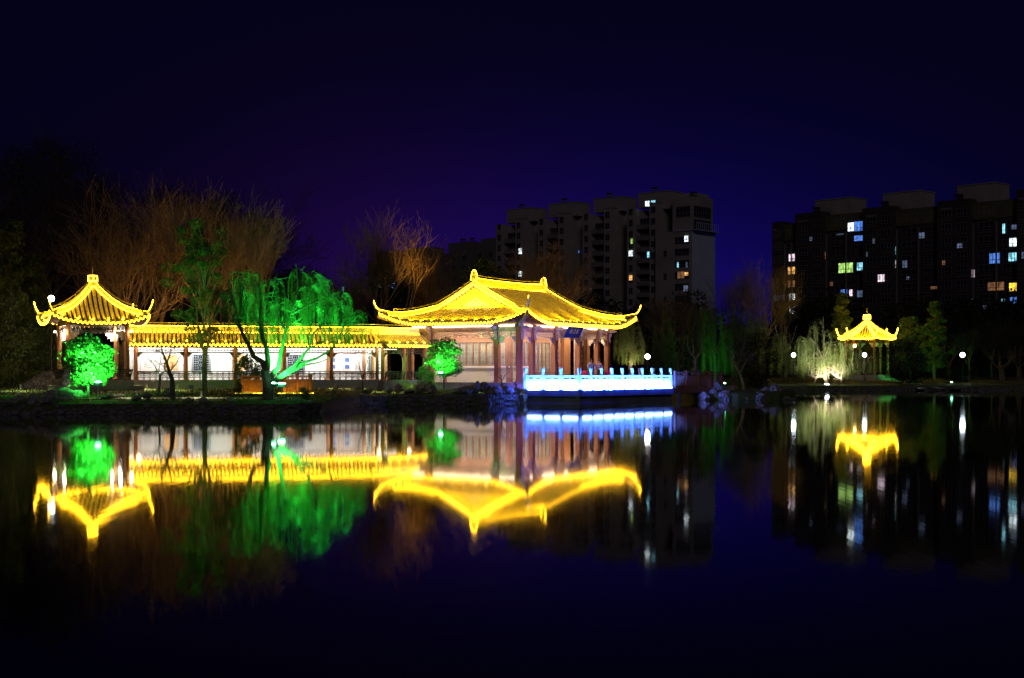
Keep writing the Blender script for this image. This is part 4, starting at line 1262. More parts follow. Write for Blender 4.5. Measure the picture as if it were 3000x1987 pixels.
# ================================================================== trees
def stick(mb, p, q, r0, r1, n=3):
    d = (q - p)
    if d.length < 1e-5: return
    d = d.normalized(); a = d.cross(Vector((.3, .2, 1)) if abs(d.z) < .95 else Vector((1, 0, 0))).normalized(); b = d.cross(a)
    vs = []
    for c, r in ((p, r0), (q, r1)):
        for k in range(n):
            t = 2 * math.pi * k / n; vs.append(c + a * (math.cos(t) * r) + b * (math.sin(t) * r))
    mb.add(vs, [(k, (k + 1) % n, n + (k + 1) % n, n + k) for k in range(n)])
def grow(rg, trunk, twig, p, d, L, r, lev, maxlev, spread, upness, kids=3, tips=None, wig=.16):
    pts = [p]; rs = [r]; dd = d.copy(); n = 3 if lev < maxlev else 2
    for k in range(n):
        dd = (dd + Vector((rg.gauss(0, wig), rg.gauss(0, wig), rg.gauss(0, wig * .6) + upness * .12))).normalized()
        pts.append(pts[-1] + dd * L / n); rs.append(r * (1 - .45 * (k + 1) / n))
    if r > .03: trunk.tube(pts, rs, 6 if r > .08 else 4, cap=False)
    else:
        for i in range(n): stick(twig, pts[i], pts[i + 1], max(rs[i], tmin), max(rs[i + 1], tmin * .8))
    if lev >= maxlev:
        if tips is not None: tips.append(pts[-1])
        return
    m = kids + (1 if rg.random() < .4 else 0)
    a0 = rg.uniform(0, 6.28)
    for k in range(m):
        t = .35 + .65 * (k + 1) / m; i = min(n - 1, int(t * n)); q = pts[i].lerp(pts[i + 1], min(1, t * n - i)) if i < n else pts[-1]
        a = a0 + k * 2.4 + rg.uniform(-.4, .4); s = spread * rg.uniform(.6, 1.25) * (.55 if k == m - 1 else 1)
        u = dd.cross(Vector((.1, .3, 1)) if abs(dd.z) < .9 else Vector((1, 0, 0))).normalized(); v = dd.cross(u)
        nd = (dd * math.cos(s) + (u * math.cos(a) + v * math.sin(a)) * math.sin(s) + Vector((0, 0, upness * .25))).normalized()
        grow(rg, trunk, twig, q, nd, L * rg.uniform(.62, .82), rs[min(n, i + 1)] * rg.uniform(.5, .68), lev + 1, maxlev, spread, upness, kids, tips, wig)
proto = {}
tmin = .006
def bare_proto(key, seed, H, W, lev=5, kids=3, spread=.5, up=.5, trunkf=.3, r=.2):
    rg = random.Random(seed); tr, tw = MB(), MB()
    th = H * trunkf; pts = [Vector((0, 0, -.3))]
    for k in range(1, 5): pts.append(Vector((rg.gauss(0, .05) * th * .2, rg.gauss(0, .05) * th * .2, th * k / 4)))
    tr.tube(pts, [r * (1.25 - .1 * k) for k in range(5)], 8)
    a0 = rg.uniform(0, 6)
    for k in range(4):
        a = a0 + k * 1.65; s = spread * rg.uniform(.5, 1.1); d = Vector((math.cos(a) * math.sin(s), math.sin(a) * math.sin(s), math.cos(s)))
        grow(rg, tr, tw, pts[-1] - Vector((0, 0, k * .06 * th)), d, H * .29, r * .62, 1, lev, spread, up, kids)
    # scale to the wanted size
    zs = [v[2] for v in tw.v]; xs = sorted(abs(v[0]) for v in tw.v); zmax = max(zs); xr = xs[int(len(xs) * .97)]
    sx, sz = W / 2 / xr, H / zmax
    for m_ in (tr, tw): m_.v = [(v[0] * sx, v[1] * sx, v[2] * sz) for v in m_.v]
    proto[key] = (tr, tw, {})
def plant(name, key, px, d, sc, rot, label, group=None, cat='tree', barkm='bark', twigm='twig', ground=None, scz=None):
    tr, tw, meshes = proto[key]
    z = ground if ground is not None else land_z((px - 1500) * d / F, d)
    t_ = thing(name, label, cat, ((px - 1500) * d / F, d, z), rot, group)
    t_.scale = (sc, sc, scz or sc)
    for nm, mb, m in (('trunk', tr, barkm), ('crown', tw, twigm)):
        kk = (nm, m)
        if kk not in meshes:
            o = mb.build(nm, M[m], t_); meshes[kk] = o.data
        else:
            o = bpy.data.objects.new(nm, meshes[kk]); COL.objects.link(o); o.parent = t_
    return t_
def leafcloud(mb, rg, c, rad, n, size, shell=.55, droop=0):
    for _ in range(n):
        while True:
            v = Vector((rg.uniform(-1, 1), rg.uniform(-1, 1), rg.uniform(-1, 1)))
            if 0.05 < v.length < 1: break
        v = v.normalized() * (v.length ** shell)
        p = Vector(c) + Vector((v.x * rad[0], v.y * rad[1], v.z * rad[2]))
        a = Vector((rg.gauss(0, 1), rg.gauss(0, 1), rg.gauss(0, 1) - droop)).normalized(); b = a.cross(Vector((rg.gauss(0, 1), rg.gauss(0, 1), rg.gauss(0, 1)))).normalized()
        s = size * rg.uniform(.6, 1.3); a *= s; b *= s * .42
        mb.add([p - a, p + b, p + a, p - b], [(0, 1, 2, 3)])
def leafy_proto(key, seed, H, W, z_lo, nclump, nleaf, size, r=.12, top=1.0, conical=0):
    rg = random.Random(seed); tr, lf = MB(), MB()
    tr.tube([Vector((0, 0, -.3)), Vector((.02 * H, 0, H * .3)), Vector((-.01 * H, .01 * H, H * .62)), Vector((0, 0, H * .88))], [r * 1.2, r, r * .6, r * .2], 8)
    for i in range(nclump):
        t = (i + rg.random()) / nclump; z = z_lo + (H - z_lo) * (1 - (1 - t) ** 1.0) * .96
        if conical: R_ = W / 2 * (1 - t) ** .8 * (.55 + .45 * rg.random()) + .08 * W
        else: R_ = W / 2 * math.sin(math.pi * min(1, .12 + .83 * t)) ** .6
        a = rg.uniform(0, 6.28); q = R_ * math.sqrt(rg.random()) * .82
        c = Vector((q * math.cos(a), q * math.sin(a), z)); cr = W * rg.uniform(.10, .19) * (.6 + .4 * (1 - t) if conical else 1)
        tr.tube([Vector((0, 0, max(z_lo * .7, z - q * .8))), c * .6 + Vector((0, 0, z * .38)), c], [r * .35, r * .2, .01], 4, cap=False)
        leafcloud(lf, rg, c, (cr, cr, cr * .72), nleaf, size)
    proto[key] = (tr, lf, {})

tmin = .012
bare_proto('big', 11, 20, 15, 6, 3, .58, .3, .2, .42)
bare_proto('vase', 12, 14, 9, 5, 4, .5, .38, .2, .3)
bare_proto('slim', 13, 12, 4, 5, 4, .46, .5, .33, .2)
tmin = .006
bare_proto('small', 14, 3.2, 3.0, 4, 3, .6, .2, .32, .07)
bare_proto('small2', 15, 3.0, 3.4, 4, 3, .75, .1, .28, .06)
leafy_proto('conif', 21, 12, 6, 1.5, 50, 330, .105, .16, conical=1)
leafy_proto('broad', 22, 9, 7, 2.2, 44, 240, .13, .14)
leafy_proto('round', 23, 3.1, 2.9, .85, 60, 120, .075, .06)
leafy_proto('shrub', 24, 2.0, 2.6, .1, 36, 120, .07, .04)
leafy_proto('darkshrub', 25, 4.2, 6.0, .2, 60, 240, .07, .06)

leafy_proto('mass', 26, 20, 13, 5, 80, 260, .10, .3)
T = plant
# far left and behind the corridor
T('bare_tree', 'big', 120, 126, 1.16, .3, 'huge dark leafless tree, tallest in the view, at far left behind the square pavilion', twigm='twig_dark')
T('bare_tree', 'big', 715, 132, 1.0, 1.9, 'wide dark leafless tree rising behind the willow and the orange-lit trees', twigm='twig_dark')
T('bare_tree', 'big', 330, 140, .80, 4.4, 'dark leafless tree between the huge tree and the orange-lit ones', twigm='twig_dark')
T('bare_tree', 'big', 230, 118, .92, 2.9, 'dark leafless tree directly behind the square pavilion finial', twigm='twig_dark')
T('bare_tree', 'big', 30, 116, .84, 5.1, 'dark leafless tree rising behind the tall conifers at far left', twigm='twig_dark')
T('bare_tree', 'big', 560, 124, .9, .1, 'dark leafless tree filling the gap between the two broad orange-lit trees', twigm='twig_dark')
T('bare_tree', 'vase', 440, 110, 1.22, 2.2, 'broad leafless tree lit dull orange, left one of the three orange-lit trees')
T('bare_tree', 'vase', 640, 107, 1.08, .5, 'vase-shaped leafless tree lit orange, middle one of the three orange-lit trees', scz=1.1)
T('bare_tree', 'slim', 765, 105, 1.12, 1.2, 'narrow leafless tree lit orange just above the willow crown', scz=1.16)
T('bare_tree', 'vase', 360, 106, .95, 4.0, 'lower leafless tree lit brown behind the square pavilion roof tip')
T('bare_tree', 'vase', 1135, 122, .98, 5.2, 'lone leafless tree with top right twigs lit orange, left of the hall roof', scz=1.12)
T('bare_tree', 'slim', 1245, 126, 1.05, 2.2, 'thin brown leafless tree just left of the hall gable')
T('bare_tree', 'vase', 1330, 130, .82, 3.2, 'brown leafless tree behind the left slope of the hall roof')
T('bare_tree', 'vase', 1610, 122, .92, .9, 'leafless tree with brown twigs rising behind the hall ridge, in front of the flats')
for i, (px, d, s) in enumerate([(880, 140, .95), (930, 142, 1.0), (985, 138, .92), (1040, 144, .98)]):
    T('bare_tree', 'slim', px, d, s, i * 1.7, ORD[i] + ' dim thin leafless tree from the left between willow and lone orange-tipped tree', 'thin trees behind the corridor')
T('evergreen_tree', 'broad', 1400, 124, 1.02, .2, 'olive-lit leafy tree behind the hall gable peak', twigm='leaf', scz=1.18)
T('evergreen_tree', 'broad', 1470, 127, .9, 2.2, 'leafy tree just right of the hall gable finial', twigm='leaf', scz=1.1)
T('conifer', 'conif', 35, 98, 1.05, 1.0, 'tall dark conifer with yellow-green lit edge at the left border', twigm='leaf', scz=.98)
T('conifer', 'conif', 95, 101, .9, 2.4, 'conifer close to the white post lamp left of the square pavilion', twigm='leaf', scz=.8)
T('evergreen_tree', 'broad', -20, 92, .8, 2.4, 'dark leafy tree cut by the left border above the lawn', twigm='leaf', scz=.8)
# tree in front of the corridor with dark split trunk
rgx = random.Random(77)
bt = thing('evergreen_tree', 'tall olive-leaved tree with a dark forked trunk standing in front of the corridor', 'tree', (at(600, 1150, 80).x, 80, .8))
def rp(px, py, dy=0, bx=600, by=1150, d=80): return Vector(((px - bx) * d / F, dy, (by - py) * d / F))
tr, lf = MB(), MB()
tr.tube([rp(600, 1156), rp(599, 1110), rp(599, 1060), rp(601, 1030)], [.16, .14, .135, .13], 8)
tr.tube([rp(601, 1030), rp(588, 1005), rp(584, 975), rp(578, 940), rp(575, 860), rp(560, 760)], [.12, .09, .08, .07, .05, .02], 6)
tr.tube([rp(601, 1030), rp(612, 1000), rp(615, 960), rp(610, 900), rp(625, 800), rp(610, 720)], [.11, .08, .07, .06, .04, .02], 6)
for _ in range(70):
    py = rgx.uniform(690, 1000) if rgx.random() < .8 else rgx.uniform(640, 760)
    hw_ = 95 if py > 780 else 55
    px = 595 + rgx.uniform(-1, 1) * hw_ - (35 if py < 780 else 0) * 0
    if 995 > py > 930: px = 590 + rgx.uniform(-45, 45)
    c = rp(px, py, rgx.uniform(-1.3, 1.3)); rr = rgx.uniform(.25, .5)
    tr.tube([rp(600, min(1000, py + 90)), rp((px + 600) / 2, py + 30, c.y * .5), c], [.035, .02, .008], 3, cap=False)
    leafcloud(lf, rgx, c, (rr, rr, rr * .7), 130, .075)
tr.build('trunk', M['bark'], bt); lf.build('crown', M['leaf'], bt)

for i, (px, d, s, zz, lab) in enumerate([(50, 136, 1.0, 1.13, 'near-black dense tree crown at the left border behind the conifers'), (175, 140, 1.02, 1.2, 'tallest near-black dense tree crown, behind the square pavilion'), (300, 144, .9, 1.04, 'near-black dense tree crown right of the square pavilion finial'), (480, 142, 1.0, .98, 'near-black dense tree crown behind the broad orange-lit tree'), (640, 146, 1.0, .98, 'near-black dense tree crown behind the vase-shaped orange-lit tree'), (780, 148, .8, .86, 'near-black dense tree crown above the willow')]):
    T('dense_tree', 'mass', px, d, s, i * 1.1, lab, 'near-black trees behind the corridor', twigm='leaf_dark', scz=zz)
# round green trees
T('round_tree', 'round', 256, 70.7, 1.02, .4, 'small round leafy tree glowing vivid green in front of the square pavilion', None, twigm='leaf_bright', ground=.68, scz=.98)
T('round_tree', 'round', 1301, 92.8, .98, 2.0, 'small round leafy tree glowing green in front of the hall windows', None, twigm='leaf_bright', ground=1.0, scz=1.0)
# small bare plum trees, hand shaped
def limb_tree(name, label, px0, py0, d, limbs, r0, seed, twigs=60, barkm='bark', cat='tree', tl=.4):
    rg = random.Random(seed); t_ = thing(name, label, cat, (at(px0, py0, d).x, d, CAMZ - (py0 - HOR) * d / F))
    tr, tw = MB(), MB()
    allp = []
    for pts, w0, w1 in limbs:
        dy = rg.uniform(-.5, .5)
        q = [rp(x, y, dy * i / max(1, len(pts) - 1), px0, py0, d) for i, (x, y) in enumerate(pts)]
        tr.tube(q, [w0 + (w1 - w0) * i / (len(q) - 1) for i in range(len(q))], 7)
        if pts[0][1] < py0 - 20 or len(limbs) < 3: allp += [(a, b) for a, b in zip(q, q[1:])]
        else: allp += [(q[-2], q[-1])]
    for _ in range(twigs):
        a, b = rg.choice(allp); p = a.lerp(b, rg.random()); dd = (b - a).normalized()
        nd = (dd * .5 + Vector((rg.gauss(0, .8), rg.gauss(0, .8), rg.gauss(.2, .6)))).normalized()
        grow(rg, tr, tw, p, nd, tl * rg.uniform(.6, 1.3), .016, 3, 5, .6, .1, 2)
    tr.build('trunk', M[barkm], t_); tw.build('crown', M['twig'], t_)
    return t_, allp
limb_tree('plum_tree', 'small dark leafless tree with a crooked leaning trunk in front of the first picture scrolls', 509, 1184, 69.3,
          [([(509, 1186), (506, 1150), (503, 1110), (495, 1090), (488, 1065), (478, 1040)], .15, .05), ([(488, 1066), (496, 1040), (500, 1010), (498, 985)], .05, .015), ([(478, 1040), (470, 1020), (474, 1000)], .05, .01), ([(495, 1090), (512, 1068), (522, 1040)], .04, .01), ([(503, 1110), (480, 1080), (482, 1050)], .04, .01)], .13, 5, 26, tl=.28)
limb_tree('plum_tree', 'thin leafless sapling between the square pavilion and the crooked leafless tree', 465, 1160, 74,
          [([(465, 1162), (466, 1120), (464, 1095)], .07, .045), ([(464, 1095), (450, 1070), (430, 1050)], .035, .01), ([(464, 1095), (470, 1060), (472, 1030)], .03, .01), ([(465, 1110), (482, 1090), (500, 1078)], .03, .01)], .05, 6, 16, tl=.3)
limb_tree('plum_tree', 'thin leafless sapling in front of the lattice window near the corridor corner', 1062, 1142, 87.5,
          [([(1063, 1144), (1062, 1110), (1058, 1095)], .05, .035), ([(1058, 1095), (1050, 1070), (1044, 1056)], .025, .008), ([(1062, 1110), (1070, 1080), (1080, 1050), (1088, 1036)], .03, .008)], .05, 8, 8, tl=.3)
limb_tree('plum_tree', 'pale leafless tree with a forked trunk behind the timber bridge', 2036, 1092, 121,
          [([(2036, 1096), (2036, 1066), (2038, 1052)], .12, .1), ([(2038, 1052), (2022, 1035), (2014, 1012), (2013, 985)], .07, .02), ([(2038, 1052), (2052, 1032), (2056, 1010), (2054, 990)], .07, .02), ([(2030, 1042), (2034, 1010), (2030, 990)], .05, .015)], .05, 9, 26, barkm='bark_pale', tl=.6)
limb_tree('plum_tree', 'dark leafless tree with a curved trunk rising from the rock islet', 2178, 1150, 104,
          [([(2180, 1158), (2176, 1120), (2168, 1095), (2156, 1075)], .13, .08), ([(2156, 1075), (2146, 1060), (2150, 1040)], .05, .015), ([(2168, 1095), (2180, 1070), (2192, 1050)], .05, .015), ([(2156, 1075), (2170, 1050), (2172, 1030)], .04, .01)], .05, 10, 30, barkm='bark_pale', tl=.6)
limb_tree('plum_tree', 'small leafless tree lit white at the foot of the floodlit willow, left side', 2386, 1124, 152.5,
          [([(2384, 1126), (2388, 1112), (2390, 1108)], .09, .07), ([(2390, 1108), (2378, 1100), (2368, 1098), (2358, 1092)], .06, .02), ([(2390, 1108), (2398, 1098), (2402, 1088)], .05, .015), ([(2378, 1100), (2376, 1088)], .04, .01)], .05, 11, 26, barkm='bark_pale', tl=.7)
limb_tree('plum_tree', 'small leafless tree lit white right of the floodlit willow', 2465, 1126, 152.5,
          [([(2465, 1130), (2465, 1112), (2463, 1107)], .09, .08), ([(2463, 1107), (2452, 1104), (2442, 1096), (2432, 1088)], .06, .02), ([(2463, 1107), (2468, 1095), (2470, 1084)], .05, .015), ([(2452, 1104), (2452, 1088)], .04, .01)], .05, 12, 30, barkm='bark_pale', tl=.7)

# ---- willows
def willow(label, bx, by, d, limbs, topcurve, x0, x1, ybot, nstr, seed, lmin=50, lmax=150, leafs=.05, dep=2.2, conn=True, name='willow_tree', barkm='bark', group=None):
    rg = random.Random(seed); t_ = thing(name, label, 'tree', (at(bx, by, d).x, d, CAMZ - (by - HOR) * d / F), 0, group)
    tr, lf = MB(), MB(); nodes = []
    P = lambda x, y, dy=0: rp(x, y, dy, bx, by, d)
    for pts, w0, w1 in limbs:
        dz = rg.uniform(.25, 1) * dep * .3 * (1 if pts[0][0] > bx + 2 or pts[0][1] < by - 180 else -1)
        q = [P(x, y, dz * (i / (len(pts) - 1)) ** 1.3) for i, (x, y) in enumerate(pts)]
        tr.tube(q, [w0 + (w1 - w0) * (i / (len(q) - 1)) ** .8 for i in range(len(q))], 8)
        for i in range(max(1, len(q) // 2), len(q)): nodes.append((q[i], w0 + (w1 - w0) * i / (len(q) - 1)))
    def top(x):
        for (a, ya), (b, yb) in zip(topcurve, topcurve[1:]):
            if a <= x <= b: return ya + (yb - ya) * (x - a) / (b - a)
        return topcurve[-1][1]
    m = F / d
    centers = []
    for i in range(max(12, nstr // 26)):
        px = rg.uniform(x0 + 8, x1 - 8); ty = top(px); centers.append((px, ty + 22 * (px > 800 and px < 900) + rg.random() * max(10, (ybot - ty) * .68), rg.uniform(-dep, dep)))
    for i in range(nstr):
        cx_, cy_, cd_ = centers[rg.randrange(len(centers))]
        px = cx_ + rg.gauss(0, (x1 - x0) * .019); py = cy_ + rg.uniform(-4, 16); dy = cd_ + rg.gauss(0, .25)
        if px < x0 - 8 or px > x1 + 8: continue
        s = P(px, py, dy)
        outd = Vector((1 if px > cx_ else -1, rg.gauss(0, .5), 0)).normalized()
        L = rg.uniform(lmin, lmax) / m
        end_z = P(0, ybot).z + rg.uniform(-.05, .35)
        n = max(4, int(L / .13)); pts = [s]; v = outd * .6 + Vector((0, 0, .7))
        for k in range(n):
            v = (v * .62 + Vector((rg.gauss(0, .04), rg.gauss(0, .04), -.5))).normalized(); q = pts[-1] + v * (L / n)
            if q.z < end_z: break
            pts.append(q)
        for a, b in zip(pts, pts[1:]):
            stick(lf, a, b, .006, .005, 3)
            for kk in range(rg.choice((0, 1, 1, 2)) if leafs < .06 else 1):
                c = a.lerp(b, rg.random()); l = Vector((rg.gauss(0, .55), rg.gauss(0, .55), -1)).normalized() * leafs * rg.uniform(.7, 1.5)
                sd = l.cross(Vector((rg.gauss(0, 1), rg.gauss(0, 1), 0))).normalized() * leafs * .16
                lf.add([c, c + l * .5 + sd, c + l, c + l * .5 - sd], [(0, 1, 2, 3)])
    for cx_, cy_, cd_ in centers:
        c = P(cx_, cy_, cd_)
        if nodes and conn:
            nd = min(nodes, key=lambda a: (a[0] - c).length + (2 if a[0].z > c.z + .1 else 0))
            mid = nd[0].lerp(c, .5) + Vector((rg.gauss(0, .12), rg.gauss(0, .12), rg.gauss(.1, .1)))
            tr.tube([nd[0], nd[0].lerp(mid, .5) + Vector((rg.gauss(0, .05), 0, rg.gauss(0, .05))), mid, c], [.028, .02, .014, .006], 4, cap=False)
            for _ in range(3):
                e = c + Vector((rg.gauss(0, .4), rg.gauss(0, .3), rg.uniform(0, .3))); stick(lf, mid.lerp(c, rg.random()), e, .012, .005)
    tr.build('trunk', M[barkm], t_); lf.build('crown', M['willow'], t_)
    return t_
LW = [([(783, 1176), (786, 1140), (783, 1110), (779, 1085)], .29, .2), ([(779, 1088), (770, 1062), (745, 1045), (730, 1010), (716, 985), (700, 930), (690, 880), (680, 830)], .17, .03),
      ([(779, 1088), (786, 1060), (782, 1020), (772, 990), (765, 950), (770, 880), (765, 800)], .17, .03), ([(786, 1120), (800, 1095), (815, 1075), (820, 1040), (828, 1000), (835, 965), (850, 920), (870, 850), (862, 770)], .16, .03),
      ([(788, 1130), (815, 1107), (850, 1080), (890, 1062), (925, 1050), (960, 1030), (985, 1000), (1000, 960)], .12, .025), ([(800, 1120), (850, 1092), (890, 1070), (930, 1062), (965, 1048)], .075, .02),
      ([(835, 965), (812, 930), (795, 870)], .08, .02), ([(862, 1075), (905, 1020), (915, 980), (950, 940), (1000, 900)], .08, .02), ([(850, 920), (900, 895), (960, 870)], .07, .02),
      ([(716, 985), (680, 930), (655, 880)], .07, .02), ([(905, 1020), (950, 1000), (1000, 980)], .05, .02), ([(700, 930), (670, 860), (662, 800)], .05, .015)]
willow('large weeping willow lit vivid green with a thick dark forked trunk on the near bank', 783, 1176, 69.8, LW,
       [(635, 900), (650, 860), (700, 790), (735, 770), (770, 800), (800, 790), (835, 752), (860, 745), (890, 762), (920, 790), (945, 815), (965, 820), (1000, 835), (1030, 870), (1055, 900)], 638, 1050, 1022, 1600, 36, 40, 150, .036)
WK = lambda bx, by, s, lean=0: [([(bx, by + 4), (bx + lean * .3, by - 40 * s), (bx + lean, by - 75 * s)], .2, .12), ([(bx + lean, by - 75 * s), (bx + lean - 22 * s, by - 120 * s), (bx + lean - 30 * s, by - 170 * s)], .1, .02), ([(bx + lean, by - 75 * s), (bx + lean + 20 * s, by - 115 * s), (bx + lean + 34 * s, by - 160 * s)], .1, .02), ([(bx + lean, by - 75 * s), (bx + lean + 2, by - 140 * s), (bx + lean - 4, by - 200 * s)], .1, .02)]
willow('weeping willow floodlit pale yellow-green on the far bank, left of the distant pavilion', 2421, 1128, 155, WK(2421, 1128, 1.0, -10), [(2330, 1010), (2350, 985), (2375, 950), (2395, 925), (2415, 940), (2440, 960), (2470, 990), (2490, 1030)], 2332, 2482, 1112, 1000, 32, 30, 95, .085, 2.6)
willow('dim thin weeping willow with a leaning trunk in front of the distant pavilion', 2540, 1134, 157, [([(2540, 1138), (2534, 1100), (2526, 1070), (2512, 1055)], .16, .06), ([(2526, 1070), (2524, 1040), (2510, 1015)], .07, .02), ([(2512, 1055), (2490, 1040)], .05, .02), ([(2530, 1080), (2545, 1050), (2560, 1030)], .05, .02)],
       [(2470, 1040), (2500, 1010), (2540, 1012), (2580, 1035)], 2475, 2580, 1100, 420, 33, 25, 70, .07, 2)
willow('tall feathery tree behind the hall end, lit gold from its foot beside the bright lamp', 1846, 1092, 119, WK(1846, 1092, .85, 6), [(1800, 960), (1820, 935), (1850, 925), (1878, 950), (1885, 985)], 1798, 1884, 1072, 900, 34, 25, 80, .09, 1.6)
for i, (px, d, tp, hw_) in enumerate([(1945, 134, 930, 45), (2040, 138, 880, 55), (2095, 132, 865, 45), (2160, 136, 885, 48), (2228, 140, 905, 52), (2300, 160, 960, 45)]):
    willow(['dark willow right of the bright globe lamp', 'dark green willow behind the timber bridge', 'faint green willow above the right end of the timber bridge', 'faint green willow above the rock islet', 'olive willow left of the far bank lamp', 'dark small willow at the left edge of the far bank'][i],
           px, 1112, d, WK(px, 1112, 1.0, random.uniform(-8, 8)), [(px - hw_, tp + 60), (px - hw_ * .4, tp + 10), (px, tp), (px + hw_ * .5, tp + 16), (px + hw_, tp + 70)], px - hw_, px + hw_, 1100, 650, 50 + i, 35, 120, .09, 2.4, group='dark willows behind the bridge')
# far bank trees
T('conifer', 'conif', 2468, 186, 1.0, .8, 'conifer with gold-lit needles left of the distant pavilion roof', twigm='leaf', scz=.95)
T('conifer', 'conif', 2545, 192, .9, 2.8, 'gold-lit conifer directly behind the distant pavilion', twigm='leaf', scz=.66)
T('conifer', 'conif', 2738, 178, 1.0, 3.9, 'dark conifer with green-lit branch ends right of the distant pavilion', twigm='leaf', scz=.83)
T('evergreen_tree', 'broad', 2668, 180, .75, 1.0, 'bushy tree lit bright green beside the right eave of the distant pavilion', twigm='leaf', scz=.86)
T('round_shrub', 'darkshrub', 2645, 160, 1.18, 1.0, 'big dark round shrub just right of the distant pavilion', cat='shrub', twigm='leaf_dark', scz=1.1)
T('round_shrub', 'darkshrub', 2205, 112, .78, 2.0, 'dark round shrub behind the rock islet', cat='shrub', twigm='leaf_dark', scz=.95)
T('round_shrub', 'darkshrub', 2800, 163, .7, .5, 'low dark shrub beneath the lone far bank lamp at right', cat='shrub', twigm='leaf_dark', scz=.45)
for i, (px, d, s, k, zz) in enumerate([(1985, 190, .9, 'vase', 1.0), (2150, 196, .95, 'vase', 1.15), (2225, 190, 1.0, 'vase', 1.2), (2290, 200, .95, 'slim', 1.2), (1930, 175, 1.0, 'slim', .9)]):
    T('bare_tree', k, px, d, s, i * 1.3, ['dark leafless tree before the blank end wall of the pale flats', 'leafless tree against blue sky just right of the pale flats', 'leafless tree against blue sky just left of the dark brown flats', 'thin leafless tree in front of the left corner of the dark brown flats', 'thin leafless tree right of the hall roof tip'][i], scz=s * zz)
for i, (px, d, s, k, zz) in enumerate([(2840, 176, .9, 'slim', .62), (2935, 170, 1.0, 'vase', .5), (2905, 186, 1.0, 'slim', .7), (2985, 176, 1.0, 'vase', .56), (2780, 190, .9, 'vase', .7)]):
    T('bare_tree', k, px, d, s, i * 2.3, ['leafless tree behind the lone white globe lamp at right', 'leafless tree with spreading crown between the lone globe lamp and the right border', 'narrow leafless tree beneath the pinkish lit window at right', 'leafless tree touching the right border', 'leafless tree just left of the lone white globe lamp'][i], 'leafless trees at the right border', twigm='twig_dark', scz=s * zz)
# shrubs on the near bank
T('leafy_shrub', 'shrub', 722, 81.5, .78, .7, 'leafy yellow-green shrub between the left timber rail and the willow trunk', cat='shrub', twigm='leaf_bright', scz=1.05)
T('leafy_shrub', 'shrub', 1190, 90.6, .24, 1.7, 'left of two small bright yellow-green bushes below the corridor end', cat='shrub', twigm='leaf_bright', scz=.38)
T('leafy_shrub', 'shrub', 1211, 90.4, .24, 2.7, 'right of two small bright yellow-green bushes below the corridor end', cat='shrub', twigm='leaf_bright', scz=.32)
T('leafy_shrub', 'shrub', 888, 70.5, .4, .2, 'low fern-like bush lit green at the tip of the near bank', cat='shrub', twigm='leaf_bright', scz=.3)
T('leafy_shrub', 'shrub', 699, 79, .26, .2, 'small bush glowing yellow at the end of the light strip', cat='shrub', twigm='leaf_bright', scz=.34)
T('leafy_shrub', 'shrub', 1245, 95.0, .55, 1.2, 'dark loose shrub between the corridor end and the round green tree', cat='shrub', twigm='leaf', scz=.8)
T('bare_shrub', 'small', 1470, 91.6, .62, 1.2, 'sprawling leafless bush at the hall corner beside the rocks', cat='shrub', scz=.45, ground=1.0)
T('bare_shrub', 'small2', 1512, 90.9, .45, 2.2, 'drooping thin bush hanging over the rocks at the terrace end', cat='shrub', scz=.35, ground=.9)
for i, (px, d, s, zz) in enumerate([(10, 94, .8, .75), (80, 97, .9, .8), (130, 99, .7, .9), (-40, 90, .8, .8)]):
    T('leafy_shrub', 'darkshrub', px, d, s, i, ORD[i] + ' dark dense shrub in the gloom left of the square pavilion', 'dark shrubs at far left', cat='shrub', twigm='leaf', scz=zz)
# the dark wood behind everything
rgw = random.Random(91); wd = MB()
for i in range(1250):
    px = rgw.uniform(-150, 3150); d = rgw.uniform(146, 160) if px < 1250 else rgw.uniform(200, 230); x = (px - 1500) * d / F
    hmax = (20 if px < 700 else 20 - (px - 700) * .05 if px < 850 else 12.5) if px < 1250 else (13 if px < 1700 else 14.5 if px < 2120 else 10 if px < 2250 else 14.5)
    z = 1.2 + (hmax - 1.2) * rgw.random() ** .85 * (.8 + .25 * noise.noise(Vector((px * .012, 3, 1)))) ; rr = rgw.uniform(1.2, 2.4)
    leafcloud(wd, rgw, (x, d, z), (rr * 1.3, rr, rr), 90, .34)
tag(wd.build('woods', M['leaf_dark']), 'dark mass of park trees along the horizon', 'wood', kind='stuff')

# assumed unseen lamps added to colour the trees (floods, some behind corridor and hall)
ORG = (1.0, .47, .10)
def assumed_tree_flood(px, py, d, e, col, tx, ty, td, ang=90):
    p = at(px, py, d); t_ = thing('assumed_floodlight', 'assumed low floodlight, unseen, added to shine up into the trees', 'floodlight', (p.x, d, 1.0), 0, 'assumed floodlights for the trees')
    b = MB(); b.tube([(0, 0, 0), (0, 0, p.z - 1.1)], .03, 6); b.build('post', M['metal'], t_)
    b = MB(); b.box(-.15, .15, -.1, .1, p.z - 1.2, p.z - 1.02); b.build('housing', M['metal'], t_)
    lamp('SPOT', 'flood_beam', (0, 0, p.z - .92), e, col, t_, direction=at(tx, ty, td) - p, size=.15, angle=ang, blend=.8)
assumed_tree_flood(520, 1040, 103, 1650, ORG, 560, 700, 108, 110)
assumed_tree_flood(340, 1060, 100, 700, ORG, 430, 760, 110, 90)
assumed_tree_flood(780, 1040, 100, 900, ORG, 750, 720, 105, 80)
assumed_tree_flood(1275, 1060, 118, 14000, (1, .45, .05), 1190, 655, 122, 28)
assumed_tree_flood(1300, 1060, 116, 400, ORG, 1330, 800, 130, 90)
assumed_tree_flood(1610, 1060, 117, 700, ORG, 1610, 780, 122, 80)
assumed_tree_flood(40, 1060, 93.5, 260, (.8, .7, .03), 90, 800, 99, 60)
